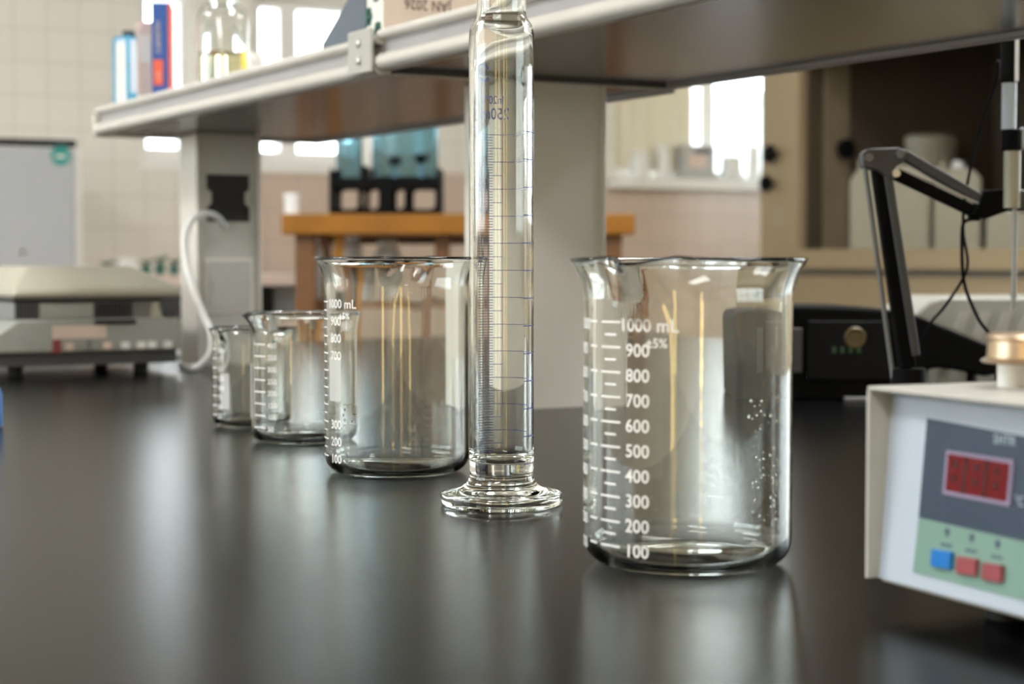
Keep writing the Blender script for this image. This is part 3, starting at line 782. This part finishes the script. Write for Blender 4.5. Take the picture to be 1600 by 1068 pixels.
rc.prism([(hx0, zlid), (hx0+.001, zm+.008), (hx0+.007, zm), (hx1-.007, zm), (hx1, zm+.008), (hx1, zlid)], -.003, .009).build('hinge_cover', 'dark_grey', cf, bevel=.001)
MB().prism([(x_l, zb1), (x_l, zm-.030), (F_(-5, 0)[0], zm-.016), (F_(22, 0)[0], zm-.001), (x_r-.001, zm-.001), (x_r+.004, zm-.010), (x_r+.003, zb1)], 0-.002, DP).build('body', 'centrifuge_grey', cf, bevel=.003)
MB().box((x_l+.004, .006, zbb), (x_r-.003, DP-.006, zb1)).build('base_band', 'dark_grey', cf)
stk = MB().box((F_(75, 0)[0], -.0026, F_(0+140, 528)[1]), (F_(160, 0)[0], -.002, F_(140, 508)[1])).build('warning_label', 'pink_card', cf)
MB().box((F_(75, 0)[0], -.0026, F_(140, 550)[1]), (F_(88, 0)[0], -.002, F_(140, 529)[1])).build('red_mark', 'button_red', cf)
MB().box((F_(127, 0)[0], -.006, F_(140, 546)[1]), (F_(137, 0)[0], -.002, F_(140, 530)[1]), ch=.001).build('knob', 'mid_grey', cf)
for k, xx in enumerate((95, 155, 183, 208, 225, 250)):
    MB().box((F_(xx, 0)[0], -.0035, F_(140, 546)[1]), (F_(xx+13, 0)[0], -.002, F_(140, 535)[1]), ch=.0006).build('key', 'white_plastic' if k > 1 else 'pink_card', cf)
for (x, y) in ((F_(225, 0)[0], .03), (F_(25, 0)[0], .03), (F_(225, 0)[0], DP-.04), (F_(25, 0)[0], DP-.04)):
    MB().cyl(.010, 0, zbb, Matrix.Translation((x, y, 0)), 20, ch=.001).build('rubber_foot', 'rubber', cf, smooth=True)

# white cord looping out of the pillar socket
tag(MB().tube([onY(350, 352, 2.455), A_(338, 338, 2.52), A_(320, 334, 2.50), A_(300, 344, 2.48), A_(289, 372, 2.47), A_(292, 410, 2.46), A_(302, 450, 2.44), A_(316, 488, 2.42), A_(330, 520, 2.40), A_(330, 548, 2.40), A_(318, 566, 2.41), onZ(300, 574, ZB+.0052), onZ(283, 570, ZB+.0052)], .0048).build('power_cord', 'white_plastic', smooth=True), 'thick white cord looping from the pillar socket down to the bench', 'cord')
pt = onZ(306, 560, ZB)
pb = thing('plug_adapter', 'small white plug adapter on the bench right of the centrifuge', 'adapter', (pt.x+.02, pt.y+.10, ZB), R(20))
MB().box((-.035, -.02, 0), (.035, .02, .028), ch=.004).build('body', 'white_plastic', pb)
MB().box((-.02, -.0215, .008), (.005, -.02, .018)).build('socket_face', 'mid_grey', pb)

# sliver of a blue bottle at the left frame edge
pbt = onZ(-24, 668, ZB)
bb = thing('plastic_bottle', 'blue plastic bottle, only a sliver at the left frame edge', 'bottle', (pbt.x, pbt.y, ZB))
MB().lathe([(0, 0), (.014, 0), (.016, .002), (.016, .030), (.014, .036), (.007, .040), (.007, .044), (0, .044)], 32).build('bottle_body', 'blue_plastic', bb, smooth=True)
MB().lathe([(0, .044), (.009, .044), (.009, .053), (.003, .056), (.002, .066), (0, .066)], 24).build('cap', 'white_plastic', bb, smooth=True)

# ------------------------------------------------------------------ on the shelf
ZT = ZS - .004 + .024      # board top (far section)
def on_shelf(name, label, cat, px, X, turn=0.0):
    p = onX(px, 100, X); d = (p - Vector(cam.location)).dot(CM @ Vector((0, 0, -1)))
    return thing(name, label, cat, (p.x, p.y, ZT), -math.atan2(p.x, p.y) + turn), d/FPX, p
def topz(py, px, Y): return onY(px, py, Y).z - ZT
# carton with blue edges, one corner towards the camera
t = thing('carton', 'small white carton with blue edges and black cap at the shelf end', 'carton', (.752, 2.495, ZT), R(-61.7))
wv = .026; h = topz(54, 199, 2.45)
MB().box((-wv, 0, 0), (0, wv, h)).build('carton_body', 'pale_blue', t)
MB().box((-wv+.003, -.0008, .004), (-.003, 0, h-.006)).build('carton_label', 'card_white', t)
for (x, y) in ((-wv, 0), (0, 0), (0, wv)):
    MB().box((x-.002, y-.002, 0), (x+.002, y+.002, h+.001)).build('blue_edge', 'cyan', t)
MB().box((-wv, -.001, h), (.001, wv, h+.004)).build('blue_top', 'cyan', t)
MB().box((-.010, .0, h+.004), (.001, .014, h+.012)).build('cap', 'black_soft', t)
MB().box((0, .005, h*.20), (.0012, .018, h*.30)).build('blue_mark', 'cyan', t)
# pink carton
t, k, p = on_shelf('carton', 'slim pinkish carton between the blue-edged carton and blue book', 'carton', 227, .758)
h = topz(34, 228, p.y); MB().box((-13*k, 0, 0), (13*k, .03, h), ch=.001).build('carton_body', 'pink_card', t)
MB().box((-9*k, -.0006, h*.55), (9*k, 0, h*.85)).build('carton_label', 'card_white', t)
# blue book
t, k, p = on_shelf('book', 'upright blue book with red edge and red label on its spine', 'book', 250, .756, R(-3))
hw = 12.5*k; h = topz(4, 250, p.y)
MB().box((-hw, 0, 0), (hw, .07, h), ch=.001).build('cover', 'book_blue', t)
MB().box((hw, .001, 0), (hw+.0045, .068, h)).build('red_edge', 'book_red', t)
MB().box((-hw+.002, -.0008, h*.22), (hw-.007, 0, h*.46)).build('red_label', 'book_red', t)
lt = MB(); vs, fs = text_geo('CHEMISTRY', .010); lt.add([(-hw+.012-v.y, -.0008, h*.52+v.x*.85) for v in vs], fs)
lt.build('spine_lettering', 'card_beige', t)
lt = MB(); vs, fs = text_geo('LAB', .007); lt.add([(-hw+.011-v.y, -.0012, h*.26+v.x) for v in vs], fs); lt.build('label_lettering', 'card_beige', t)
# glass jar with yellowish liquid
t, k, p = on_shelf('glass_jar', 'clear glass jar with pale yellow liquid on the shelf', 'jar', 348, .785)
rj = 41*k
MB().lathe([(0, 0), (rj-.004, 0), (rj, .004), (rj, .10), (rj-.004, .112), (rj*.6, .122), (rj*.6, .142), (rj*.6-.002, .142), (rj*.6-.002, .121), (rj-.006, .110), (rj-.002, .10), (rj-.002, .006), (rj-.005, .003), (0, .003)], 64).build('jar_glass', 'glass_clear', t, smooth=True)
hl = topz(84, 348, p.y)
MB().lathe([(0, .0034), (rj-.0055, .0034), (rj-.0024, .0064), (rj-.0024, hl), (0, hl)], 48).build('liquid', 'liquid_yellow', t, smooth=True)
MB().lathe([(0, .1425), (rj*.66, .1425), (rj*.66, .162), (0, .163)], 40).build('lid', 'white_plastic', t, smooth=True)
lb = MB(); cyl_face(lb, rj, 42, 66, .008, hl+.002, off=.0006); lb.build('yellow_sticker', 'yellow', t)
t, k, p = on_shelf('canister', 'white screw-top pot right of the glass jar', 'canister', 399, .80)
MB().lathe([(0, 0), (.010, 0), (.010, .040), (.011, .041), (.011, .052), (0, .053)], 32).build('canister_body', 'white_plastic', t, smooth=True)
# magazine holder: slate, diagonal cut
t = thing('magazine_holder', 'slate grey magazine holder with diagonal edge beside the lettered carton', 'holder', (.742, 1.66, ZT))
p_b = onX(507, 62, .742); p_t = onX(571, 0, .742); p_r = onX(573, 60, .742)
y_b, y_t = p_b.y-1.66, p_t.y-1.66
sl = (p_t.z-ZT)
def hold(x0, x1): return [(.0+y_t, 0), (y_b+.004, 0), (y_b, .012), (y_t, sl), (y_t-.0, sl)]
mh = MB(); mh.prism([(y_t, 0), (y_b+.006, 0), (y_b+.006, topz(66, 510, 1.75)), (y_t, sl+.03)], 0, .003, 'X')
mh.prism([(y_t, 0), (y_b+.006, 0), (y_b+.006, topz(66, 510, 1.75)), (y_t, sl+.03)], .067, .070, 'X')
mh.box((.003, y_t-.0, 0), (.067, y_t+.003, sl+.03)); mh.box((.003, y_b+.003, 0), (.067, y_b+.006, .02)); mh.box((.003, y_t+.003, 0), (.067, y_b+.003, .003))
mh.build('holder_body', 'slate_card', t)
# carton with lettering
yc0 = 1.61; pL_ = onY(602, 30, yc0)
t = thing('carton', 'beige carton with dark lettering and a floral side, left of the cylinder top', 'carton', (.742, yc0, ZT))
yw = onX(572, 30, .742).y - yc0
xw = onY(747, 30, yc0).x - .742
H = .15
MB().box((0, 0, 0), (xw, yw-.003, H)).build('carton_body', 'card_beige', t)
fl = MB().box((-.0006, .0005, 0), (0, yw-.0035, H)).build('floral_side', 'card_white', t)
g = MB()
for (yy, zz, rr) in ((.015, .020, .012), (.040, .038, .010), (.020, .060, .010), (.035, .080, .011), (.012, .095, .008)):
    for k in range(6):
        a = k*PI/3; g.cyl(rr*.42, 0, .0004, Matrix.Translation((-.0006, yy*yw/.05+math.cos(a)*rr*.45, zz+math.sin(a)*rr*.6)) @ Matrix.Rotation(R(-90), 4, 'Y'), 12)
g.build('floral_print', 'ink_green', fl)
vs, fs = text_geo('JAN 2026', .0148)
mw = max(v.x for v in vs); xo = onY(632, 10, yc0).x - .742; zz = topz(1, 650, yc0)
tx = MB(); tx.add([(xo + (mw-v.x)*.88, -.0005, zz - v.y + .001) for v in vs], fs); tx.build('lettering', 'ink_brown', t)
# clear bottle right of the cylinder neck
Yg = 1.36; pg = onY(838, 20, Yg)
t = thing('glass_bottle', 'clear glass bottle on the shelf right of the cylinder neck', 'bottle', (max(pg.x, SX0+.04)+.005, Yg, ZS+.024))
MB().lathe([(0, 0), (.016, 0), (.018, .003), (.018, .06), (.008, .078), (.008, .095), (.0065, .095), (.0065, .077), (.0165, .059), (.0165, .005), (.014, .003), (0, .003)], 48).build('bottle_glass', 'glass_clear', t, smooth=True)
MB().cyl(.009, .0952, .11, None, 24).build('cap', 'white_plastic', t, smooth=True)

# ------------------------------------------------------------------ far counter and what stands on it
YF = 4.62; zc_ = onY(285, 430, YF).z
ct = thing('wall_counter', 'pale wall counter with dark space beneath, behind the centrifuge', 'counter', (0, 0, 0))
MB().box((0.2, YF, zc_-.028), (1.94, Y1-.001, zc_)).build('countertop', 'pink_card', ct)
MB().box((0.22, YF+.25, .1), (1.92, Y1-.002, zc_-.028)).build('cabinet_body', 'black_soft', ct)  # black block paints in the dark gap under the countertop
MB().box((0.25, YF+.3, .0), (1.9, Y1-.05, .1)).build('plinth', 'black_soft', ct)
MB().box((1.89, YF+.02, .0), (1.93, YF+.245, zc_-.028)).build('leg', 'frame_grey', ct)
MB().box((0.22, YF+.02, .0), (.26, YF+.245, zc_-.028)).build('leg', 'frame_grey', ct)
# white appliance
ya = 4.68
p0 = onY(-60, 410, ya); p1 = onY(130, 410, ya); zt_ = onY(60, 217, ya).z
t = thing('incubator', 'white countertop cabinet with black top edge and round teal sticker', 'incubator', ((p0.x+p1.x)/2, ya, zc_))
hw = (p1.x-p0.x)/2; hh = zt_-zc_
MB().box((-hw, 0, .012), (hw, .35, hh-.02), ch=.004).build('cabinet_body', 'white_plastic', t)
MB().box((-hw+.004, -.012, .020), (hw-.024, -.0, hh-.026), ch=.003).build('door', 'frame_door', t)
MB().box((-hw, -.004, hh-.02), (hw-.016, .34, hh)).build('top_trim', 'black_soft', t)
MB().box((-hw+.01, .01, 0), (hw-.01, .33, .012)).build('base_band', 'black_soft', t)  # black strip stands in for the shadow gap below the cabinet
ps = onY(95, 243, ya-.013)
MB().cyl(.026, 0, .0008, Matrix.Translation((ps.x-t.location.x, -.012, ps.z-zc_)) @ Matrix.Rotation(R(90), 4, 'X'), 40).build('teal_sticker', 'teal', t)
MB().box((ps.x-t.location.x-.014, -.0134, ps.z-zc_-.006), (ps.x-t.location.x+.012, -.0128, ps.z-zc_+.002)).build('sticker_text', 'card_white', t)
ps = onY(35, 393, ya-.013)
MB().cyl(.009, 0, .003, Matrix.Translation((ps.x-t.location.x, -.012, ps.z-zc_)) @ Matrix.Rotation(R(90), 4, 'X'), 24).build('lock', 'steel', t)
# small clutter on the far counter
pp_ = onY(200, 420, 4.72)
t = thing('storage_box', 'small white box on the wall counter above the centrifuge lid', 'box', (pp_.x, 4.72, zc_))
MB().box((-.024, 0, 0), (.024, .05, .040), ch=.003).build('box_body', 'white_plastic', t); MB().box((-.025, -.001, .040), (.025, .051, .047), ch=.002).build('lid', 'white_plastic', t)
for i, (px, hz, lab) in enumerate(((166, .036, 'small dark green pot left of the white counter box'), (228, .040, 'dark green pot right beside the white counter box'),
                     (250, .050, 'tallest dark green pot, mid group on the wall counter'), (272, .042, 'dark green pot nearest the pillar on the wall counter'))):
    pp_ = onY(px, 420, 4.74)
    t = thing('plant_pot', lab, 'pot', (pp_.x, 4.74, zc_), 0, 'green pots on the wall counter')
    MB().lathe([(0, 0), (.011, 0), (.015, hz*.6), (.013, hz*.6), (0, hz*.55)], 20).build('pot', 'ink_green', t, smooth=True)
    g = MB()
    for k in range(9):
        a = k*2.4; l = .010+.004*(k % 3)
        g.tube([(0, 0, hz*.5), (l*.6*math.cos(a), l*.6*math.sin(a), hz*.85), (l*1.3*math.cos(a), l*1.3*math.sin(a), hz*(.85+.1*(k % 3)))], .0022, 6, 4)
    g.build('leaves', 'leaf_green', t, smooth=True)
# ------------------------------------------------------------------ orange table with crate
dT = 4.10; kT = dT/FPX
tb_o = LD((716-800)*kT, dT, 0)
tab = thing('wooden_table', 'high table with thick orange-brown wooden top, beyond the bench', 'table', tb_o, R(YAW))
xh0, xh1 = (440-716)*kT, (992-716)*kT
zt1 = ZB+.154+(402-334)*kT; zt2 = ZB+.154+(402-366)*kT
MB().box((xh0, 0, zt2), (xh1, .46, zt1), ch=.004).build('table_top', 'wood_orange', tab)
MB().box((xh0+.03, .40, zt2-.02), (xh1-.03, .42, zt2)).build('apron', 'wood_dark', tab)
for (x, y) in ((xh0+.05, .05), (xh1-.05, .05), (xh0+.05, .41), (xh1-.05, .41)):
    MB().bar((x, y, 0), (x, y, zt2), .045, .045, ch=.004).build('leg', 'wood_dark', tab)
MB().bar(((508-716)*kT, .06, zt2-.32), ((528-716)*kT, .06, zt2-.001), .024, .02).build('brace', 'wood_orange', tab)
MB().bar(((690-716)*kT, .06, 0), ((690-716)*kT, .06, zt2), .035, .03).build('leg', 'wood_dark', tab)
zsh = ZB + .055
MB().box((xh0+.02, .075, zsh-.02), (xh1-.02, .385, zsh)).build('lower_shelf', 'wood_dark', tab)
def onT(px, y=0.0): return Matrix.Translation(tb_o) @ Matrix.Rotation(R(YAW), 4, 'Z') @ Vector(((px-716)*(dT+y)/FPX - (716-800)*0 + ((716-800)*(dT+y)/FPX-(716-800)*kT), y, 0))
for i, (px, hz) in enumerate(((484, .150), (546, .155), (606, .140))):
    p = onT(px, .2)
    t = thing('canister', ['white canister on the lower table shelf, farthest left', 'white canister on the lower table shelf, second from left', 'white canister on the lower table shelf, third from left'][i], 'canister', (p.x, p.y, zsh), 0, 'canisters under the wooden table')
    MB().lathe([(0, 0), (.030, 0), (.032, .003), (.032, hz-.03), (.022, hz-.02), (0, hz-.02)], 32).build('canister_body', 'white_plastic', t, smooth=True)
    MB().cyl(.024, hz-.02, hz, None, 28, ch=.002).build('lid', 'white_plastic', t, smooth=True)
p = onT(457, .1); t = thing('canister', 'small white pot at the left end of the wooden table top', 'canister', (p.x, p.y, zt1), 0)
MB().cyl(.018, 0, .038, None, 28, ch=.003).build('canister_body', 'white_plastic', t, smooth=True); MB().cyl(.0195, .038, .050, None, 28, ch=.002).build('lid', 'white_plastic', t, smooth=True)
# crate
dK = 4.22; kK = dK/FPX; pK = LD((602-800)*kK, dK, zt1)
cr_ = thing('plastic_crate', 'black plastic crate with rounded holes on the wooden table', 'crate', pK, R(YAW))
hwK = 87*kK; hK = (328-270)*kK; dd = .20
def crate_panel(mb, y0, y1):
    holes = [(522, 560), (568, 592), (612, 632), (640, 680)]
    z0, z1 = (328-319)*kK, (328-285)*kK
    xs = [-hwK] + [ (v-602)*kK for hxx in holes for v in hxx] + [hwK]
    mb.box((-hwK, y0, 0), (hwK, y1, z0)); mb.box((-hwK, y0, z1), (hwK, y1, hK))
    for i in range(0, len(xs), 2): mb.box((xs[i], y0, z0), (xs[i+1], y1, z1))
    for i in range(1, len(xs)-1, 2):       # rounded corners of the holes
        a_, b_ = xs[i], xs[i+1]; c = .010
        for (cx, sx) in ((a_, 1), (b_, -1)):
            mb.prism([(cx, z0), (cx+sx*c, z0), (cx+sx*c*.3, z0+c*.3), (cx, z0+c)], y0, y1); mb.prism([(cx, z1), (cx, z1-c), (cx+sx*c*.3, z1-c*.3), (cx+sx*c, z1)], y0, y1)
c_ = MB(); crate_panel(c_, 0, .005); c_.build('front_side', 'black_plastic', cr_)
c_ = MB(); crate_panel(c_, dd-.005, dd); c_.build('back_side', 'black_plastic', cr_)
for sx in (-1, 1): MB().box((sx*(hwK-.005), .005, 0), (sx*hwK, dd-.005, hK+.022)).build('end_side', 'black_plastic', cr_)
hF = (328-279)*kK
MB().box((-hwK+.005, .005, hF-.004), (hwK-.005, dd-.005, hF)).build('crate_floor', 'black_plastic', cr_)
MB().box(((568-602)*kK-.005, .005, hF), ((568-602)*kK+.005, dd-.005, hK+.028)).build('divider', 'black_plastic', cr_)
def inK(px, y): return Matrix.Translation(pK) @ Matrix.Rotation(R(YAW), 4, 'Z') @ Vector(((px-602)*kK, y, 0))
for nm, lab, px, rr, hh in (('glass_jar', 'narrow blue-tinted glass jar in the left of the crate', 541, .032, .27), ('glass_jar', 'wide blue-tinted glass jar in the right of the crate', 630, .080, .30)):
    p = inK(px, .095)
    t = thing(nm, lab, 'jar', (p.x, p.y, zt1+hF+.0002))
    pr = [(0, 0), (rr*.86, 0), (rr*.97, rr*.1), (rr, rr*.25), (rr, hh*.75), (rr*.9, hh*.85), (rr*.6, hh*.92), (rr*.6, hh), (rr*.6-.002, hh), (rr*.6-.002, hh*.915), (rr*.9-.003, hh*.84), (rr-.003, hh*.75), (rr-.003, rr*.25), (rr*.95-.003, rr*.12), (rr*.84, .004), (0, .004)]
    MB().lathe(pr, 48).build('jar_glass', 'glass_blue', t, smooth=True)
    MB().cyl(rr*.65, hh+.0004, hh+.02, None, 32).build('lid', 'white_plastic', t, smooth=True)
p = inK(636, .095)
t = thing('flask_stopper', 'pair of dark rubber stoppers inside the wide blue jar', 'stopper', (p.x, p.y, zt1+hF+.0045))
for sx, hz in ((-.034, .040), (.030, .046)):
    q = Matrix.Rotation(R(YAW), 4, 'Z') @ Vector((sx, -.0, 0)); T = Matrix.Translation((q.x, q.y, 0))
    MB().cyl(.005, 0, hz, T, 16).build('stem', 'pale_blue', t, smooth=True)
    MB().cyl(.013, hz, hz+.022, T, 24, r2=.017, ch=.001).build('rubber_bung', 'black_soft', t, smooth=True)

# ------------------------------------------------------------------ sill objects at the right window
ysl = Y1-.045
def sill_thing(name, label, cat, px, y=None):
    p = onY(px, 270, (y or 5.19)); return thing(name, label, cat, (p.x, 5.19, SILL))
t = sill_thing('cardboard_box', 'grey box with pinkish label on the far right window sill', 'box', 1085)
MB().box((-.068, -.03, 0), (.068, .035, .118), ch=.003).build('box_body', 'frame_grey', t)
MB().box((-.045, -.0306, .04), (.03, -.03, .085)).build('box_label', 'pink_card', t); MB().box((-.02, -.0306, .088), (.05, -.03, .105)).build('dark_label', 'dark_grey', t)
for i, (px, r_, h_, lab) in enumerate(((1000, .035, .095, 'white round tub left of the grey box on the window sill'), (1036, .026, .12, 'white tall pot just left of the grey box on the sill'), (1142, .040, .085, 'wide white tub right of the grey box on the sill'), (1176, .026, .125, 'white bottle beside the cream column on the sill'))):
    t = sill_thing('canister', lab, 'canister', px); t['group'] = 'white tubs on the window sill'
    MB().lathe([(0, 0), (r_-.003, 0), (r_, .004), (r_*.95, h_-.02), (0, h_-.02)], 32).build('canister_body', 'white_plastic', t, smooth=True)
    MB().cyl(r_*.9, h_-.02, h_, None, 32, ch=.002).build('lid', 'card_white', t, smooth=True)
cp0 = onY(938, 200, Y1+.02); cp1 = onY(1078, 200, Y1+.02)
t = thing('window_blind', 'cream roller blind drawn down over the left pane of the right window', 'blind', (cp0.x, Y1+.012, 0))
cu = MB(); n = 40; vs = []; fs = []; wd = cp1.x-cp0.x
for i in range(n+1):
    x = wd*i/n; y = .004*math.sin(i*.9)
    vs += [(x, y, SILL+.035), (x, y, WTOP-.01), (x, y+.0015, WTOP-.01), (x, y+.0015, SILL+.035)]
for i in range(n):
    for k in range(4): fs.append((4*i+k, 4*i+4+k, 4*i+4+(k+1) % 4, 4*i+(k+1) % 4))
fs += [(0, 1, 2, 3), (4*n+3, 4*n+2, 4*n+1, 4*n)]
cu.add(vs, fs); cu.build('fabric', 'curtain_cloth', t, smooth=True)
MB().rod((0, -.001, SILL+.03), (wd, -.001, SILL+.03), .006).build('bottom_bar', 'frame_white', t)
# something pale blue-grey outside the right window
po = onY(1170, 185, 7.2)
t = thing('outdoor_block', 'pale grey building block seen through the right window', 'building', (po.x+.35, 7.2, 0))
zo = onY(1150, 155, 7.2).z
MB().box((-.50, 0, 0), (2.2, 1.0, zo), ch=.01).build('wall', 'outside_grey', t)
MB().box((-.52, -.02, zo), (2.22, 1.02, zo+.04)).build('roof', 'frame_grey', t)

# ------------------------------------------------------------------ fume hood at right
XH = 3.30                      # front plane; local x runs towards -Y, local y is depth towards +X
yA = onX(1188, 300, XH).y; LH = yA - 2.45; wc = yA - onX(1246, 300, XH).y
zs_ = onX(1400, 389, XH).z; zg0 = onX(1400, 421, XH).z; zg1 = onX(1400, 430, XH).z
hood = thing('fume_hood', 'cream fume hood with dark open interior and black knobs', 'fume hood', (XH, yA, 0), R(-90))
def hb(x0, x1, y0, y1, z0, z1, ch=0): return MB().box((x0, y0, z0), (x1, y1, z1), ch=ch)
def hl_(p): return Vector((yA-p.y, p.x-XH, p.z))
DH = .80
hb(0, wc, 0, DH, 0, 2.4, .004).build('side_column', 'hood_cream', hood)
hb(LH-.1, LH, 0, DH, 0, 2.4, .004).build('side_column', 'hood_cream', hood)
hb(wc, LH-.1, -.03, .05, zg0, zs_, .004).build('sill_slab', 'hood_cream', hood)
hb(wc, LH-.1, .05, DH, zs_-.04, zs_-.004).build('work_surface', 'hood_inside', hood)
hb(wc, LH-.1, .012, .05, zg1, zg0).build('groove_strip', 'mid_grey', hood)
hb(wc, LH-.1, 0, .6, .08, zg1, .003).build('base_cabinet', 'hood_cream', hood)
hb(wc, LH-.1, .05, .6, 0, .08).build('plinth', 'dark_grey', hood)
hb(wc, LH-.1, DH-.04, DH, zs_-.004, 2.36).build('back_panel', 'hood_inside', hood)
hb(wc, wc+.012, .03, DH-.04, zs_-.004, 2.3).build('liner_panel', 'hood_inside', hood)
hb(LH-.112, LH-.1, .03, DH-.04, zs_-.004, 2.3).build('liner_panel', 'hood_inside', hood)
hb(wc, LH-.1, 0, DH, 2.3, 2.4).build('top_panel', 'hood_cream', hood)
hb(wc, LH-.1, 0, .03, 1.62, 2.3).build('sash', 'hood_cream', hood)
for (px, py, r_) in ((1214, 241, .027), (1208, 287, .024)):
    q = hl_(onX(px, py, XH)); k_ = MB(); T = Matrix.Translation((q.x, 0, q.z)) @ Matrix.Rotation(R(90), 4, 'X')
    k_.cyl(.006, 0, .02, T, 16)
    k_.lathe([(0, .018), (r_*.8, .018), (r_, .024), (r_, .034), (r_*.7, .040), (0, .040)], 24, T, fn=lambda a, r, z: (r*(1+.12*math.cos(5*a)) if r > .01 else r, z))
    k_.build('knob', 'black_plastic', hood, smooth=True)
yl = yA-wc-.012
q = hl_(onY(1308, 234, yl))
k_ = MB(); T = Matrix.Translation((q.x, q.y, q.z)) @ Matrix.Rotation(R(90), 4, 'Y'); k_.cyl(.008, 0, .03, T, 16); k_.cyl(.030, .03, .055, T, 24, ch=.004)
k_.build('valve', 'black_plastic', hood, smooth=True)
qa = hl_(onY(1286, 300, yl)); qb = hl_(onY(1324, 300, yl))
hb(qa.x, qa.x+.006, qa.y, qb.y, zs_-.004, 2.28).build('lining_strip', 'hood_strip', hood)
for k in range(4):
    q = hl_(onX(1208, 330+k*7, XH)); MB().box((q.x, -.001, q.z), (q.x+.06, 0, q.z+.002)).build('sticker_line', 'frame_grey', hood)
# jugs in the hood, facing the camera
def in_hood(px, X):
    p = onX(px, 380, X); d = (p - Vector(cam.location)).dot(CM @ Vector((0, 0, -1)))
    return p, d/FPX, -math.atan2(p.x, p.y)
zf = zs_-.004
def jug(px0, px1, pyt, lab, X, dep):
    p, k, rz = in_hood((px0+px1)/2, X)
    t = thing('jerry_can', lab, 'canister', (p.x, p.y, zf), rz, 'jugs in the fume hood')
    w2 = (px1-px0)/2*k; h2 = onX((px0+px1)/2, pyt, X).z - zf
    MB().prism([(-w2, 0), (w2, 0), (w2, h2*.86), (w2*.72, h2*.97), (w2*.3, h2), (-w2*.3, h2), (-w2*.8, h2*.95), (-w2, h2*.82)], 0, dep).build('can_body', 'jug_plastic', t, bevel=.010)
    MB().cyl(.018, h2, h2+.022, Matrix.Translation((0, dep/2, 0)), 28, ch=.002).build('screw_cap', 'white_plastic', t, smooth=True)
    MB().box((-w2*.8, dep*.4, h2*.9), (-w2*.55, dep*.55, h2+.02), ch=.004).build('handle', 'jug_plastic', t)
jug(1328, 1452, 256, 'wide whitish jerry can at left in the fume hood', XH+.22, .12)
jug(1460, 1532, 262, 'narrow whitish jerry can, middle in the fume hood', XH+.30, .12)
jug(1542, 1620, 330, 'low whitish jerry can at the right frame edge in the hood', XH+.33, .12)
p, k, rz = in_hood(1444, XH+.50)
t = thing('plastic_bucket', 'pale lidded bucket behind the jerry cans in the fume hood', 'bucket', (p.x, p.y, zf), rz)
rr = 52*k; hh = onX(1440, 212, XH+.50).z-zf
MB().lathe([(0, 0), (rr*.85, 0), (rr*.97, hh*.9), (0, hh*.9)], 40).build('bucket_body', 'jug_plastic', t, smooth=True)
MB().lathe([(0, hh*.9), (rr, hh*.9), (rr, hh*.97), (rr*.85, hh), (0, hh)], 40).build('lid', 'jug_plastic', t, smooth=True)
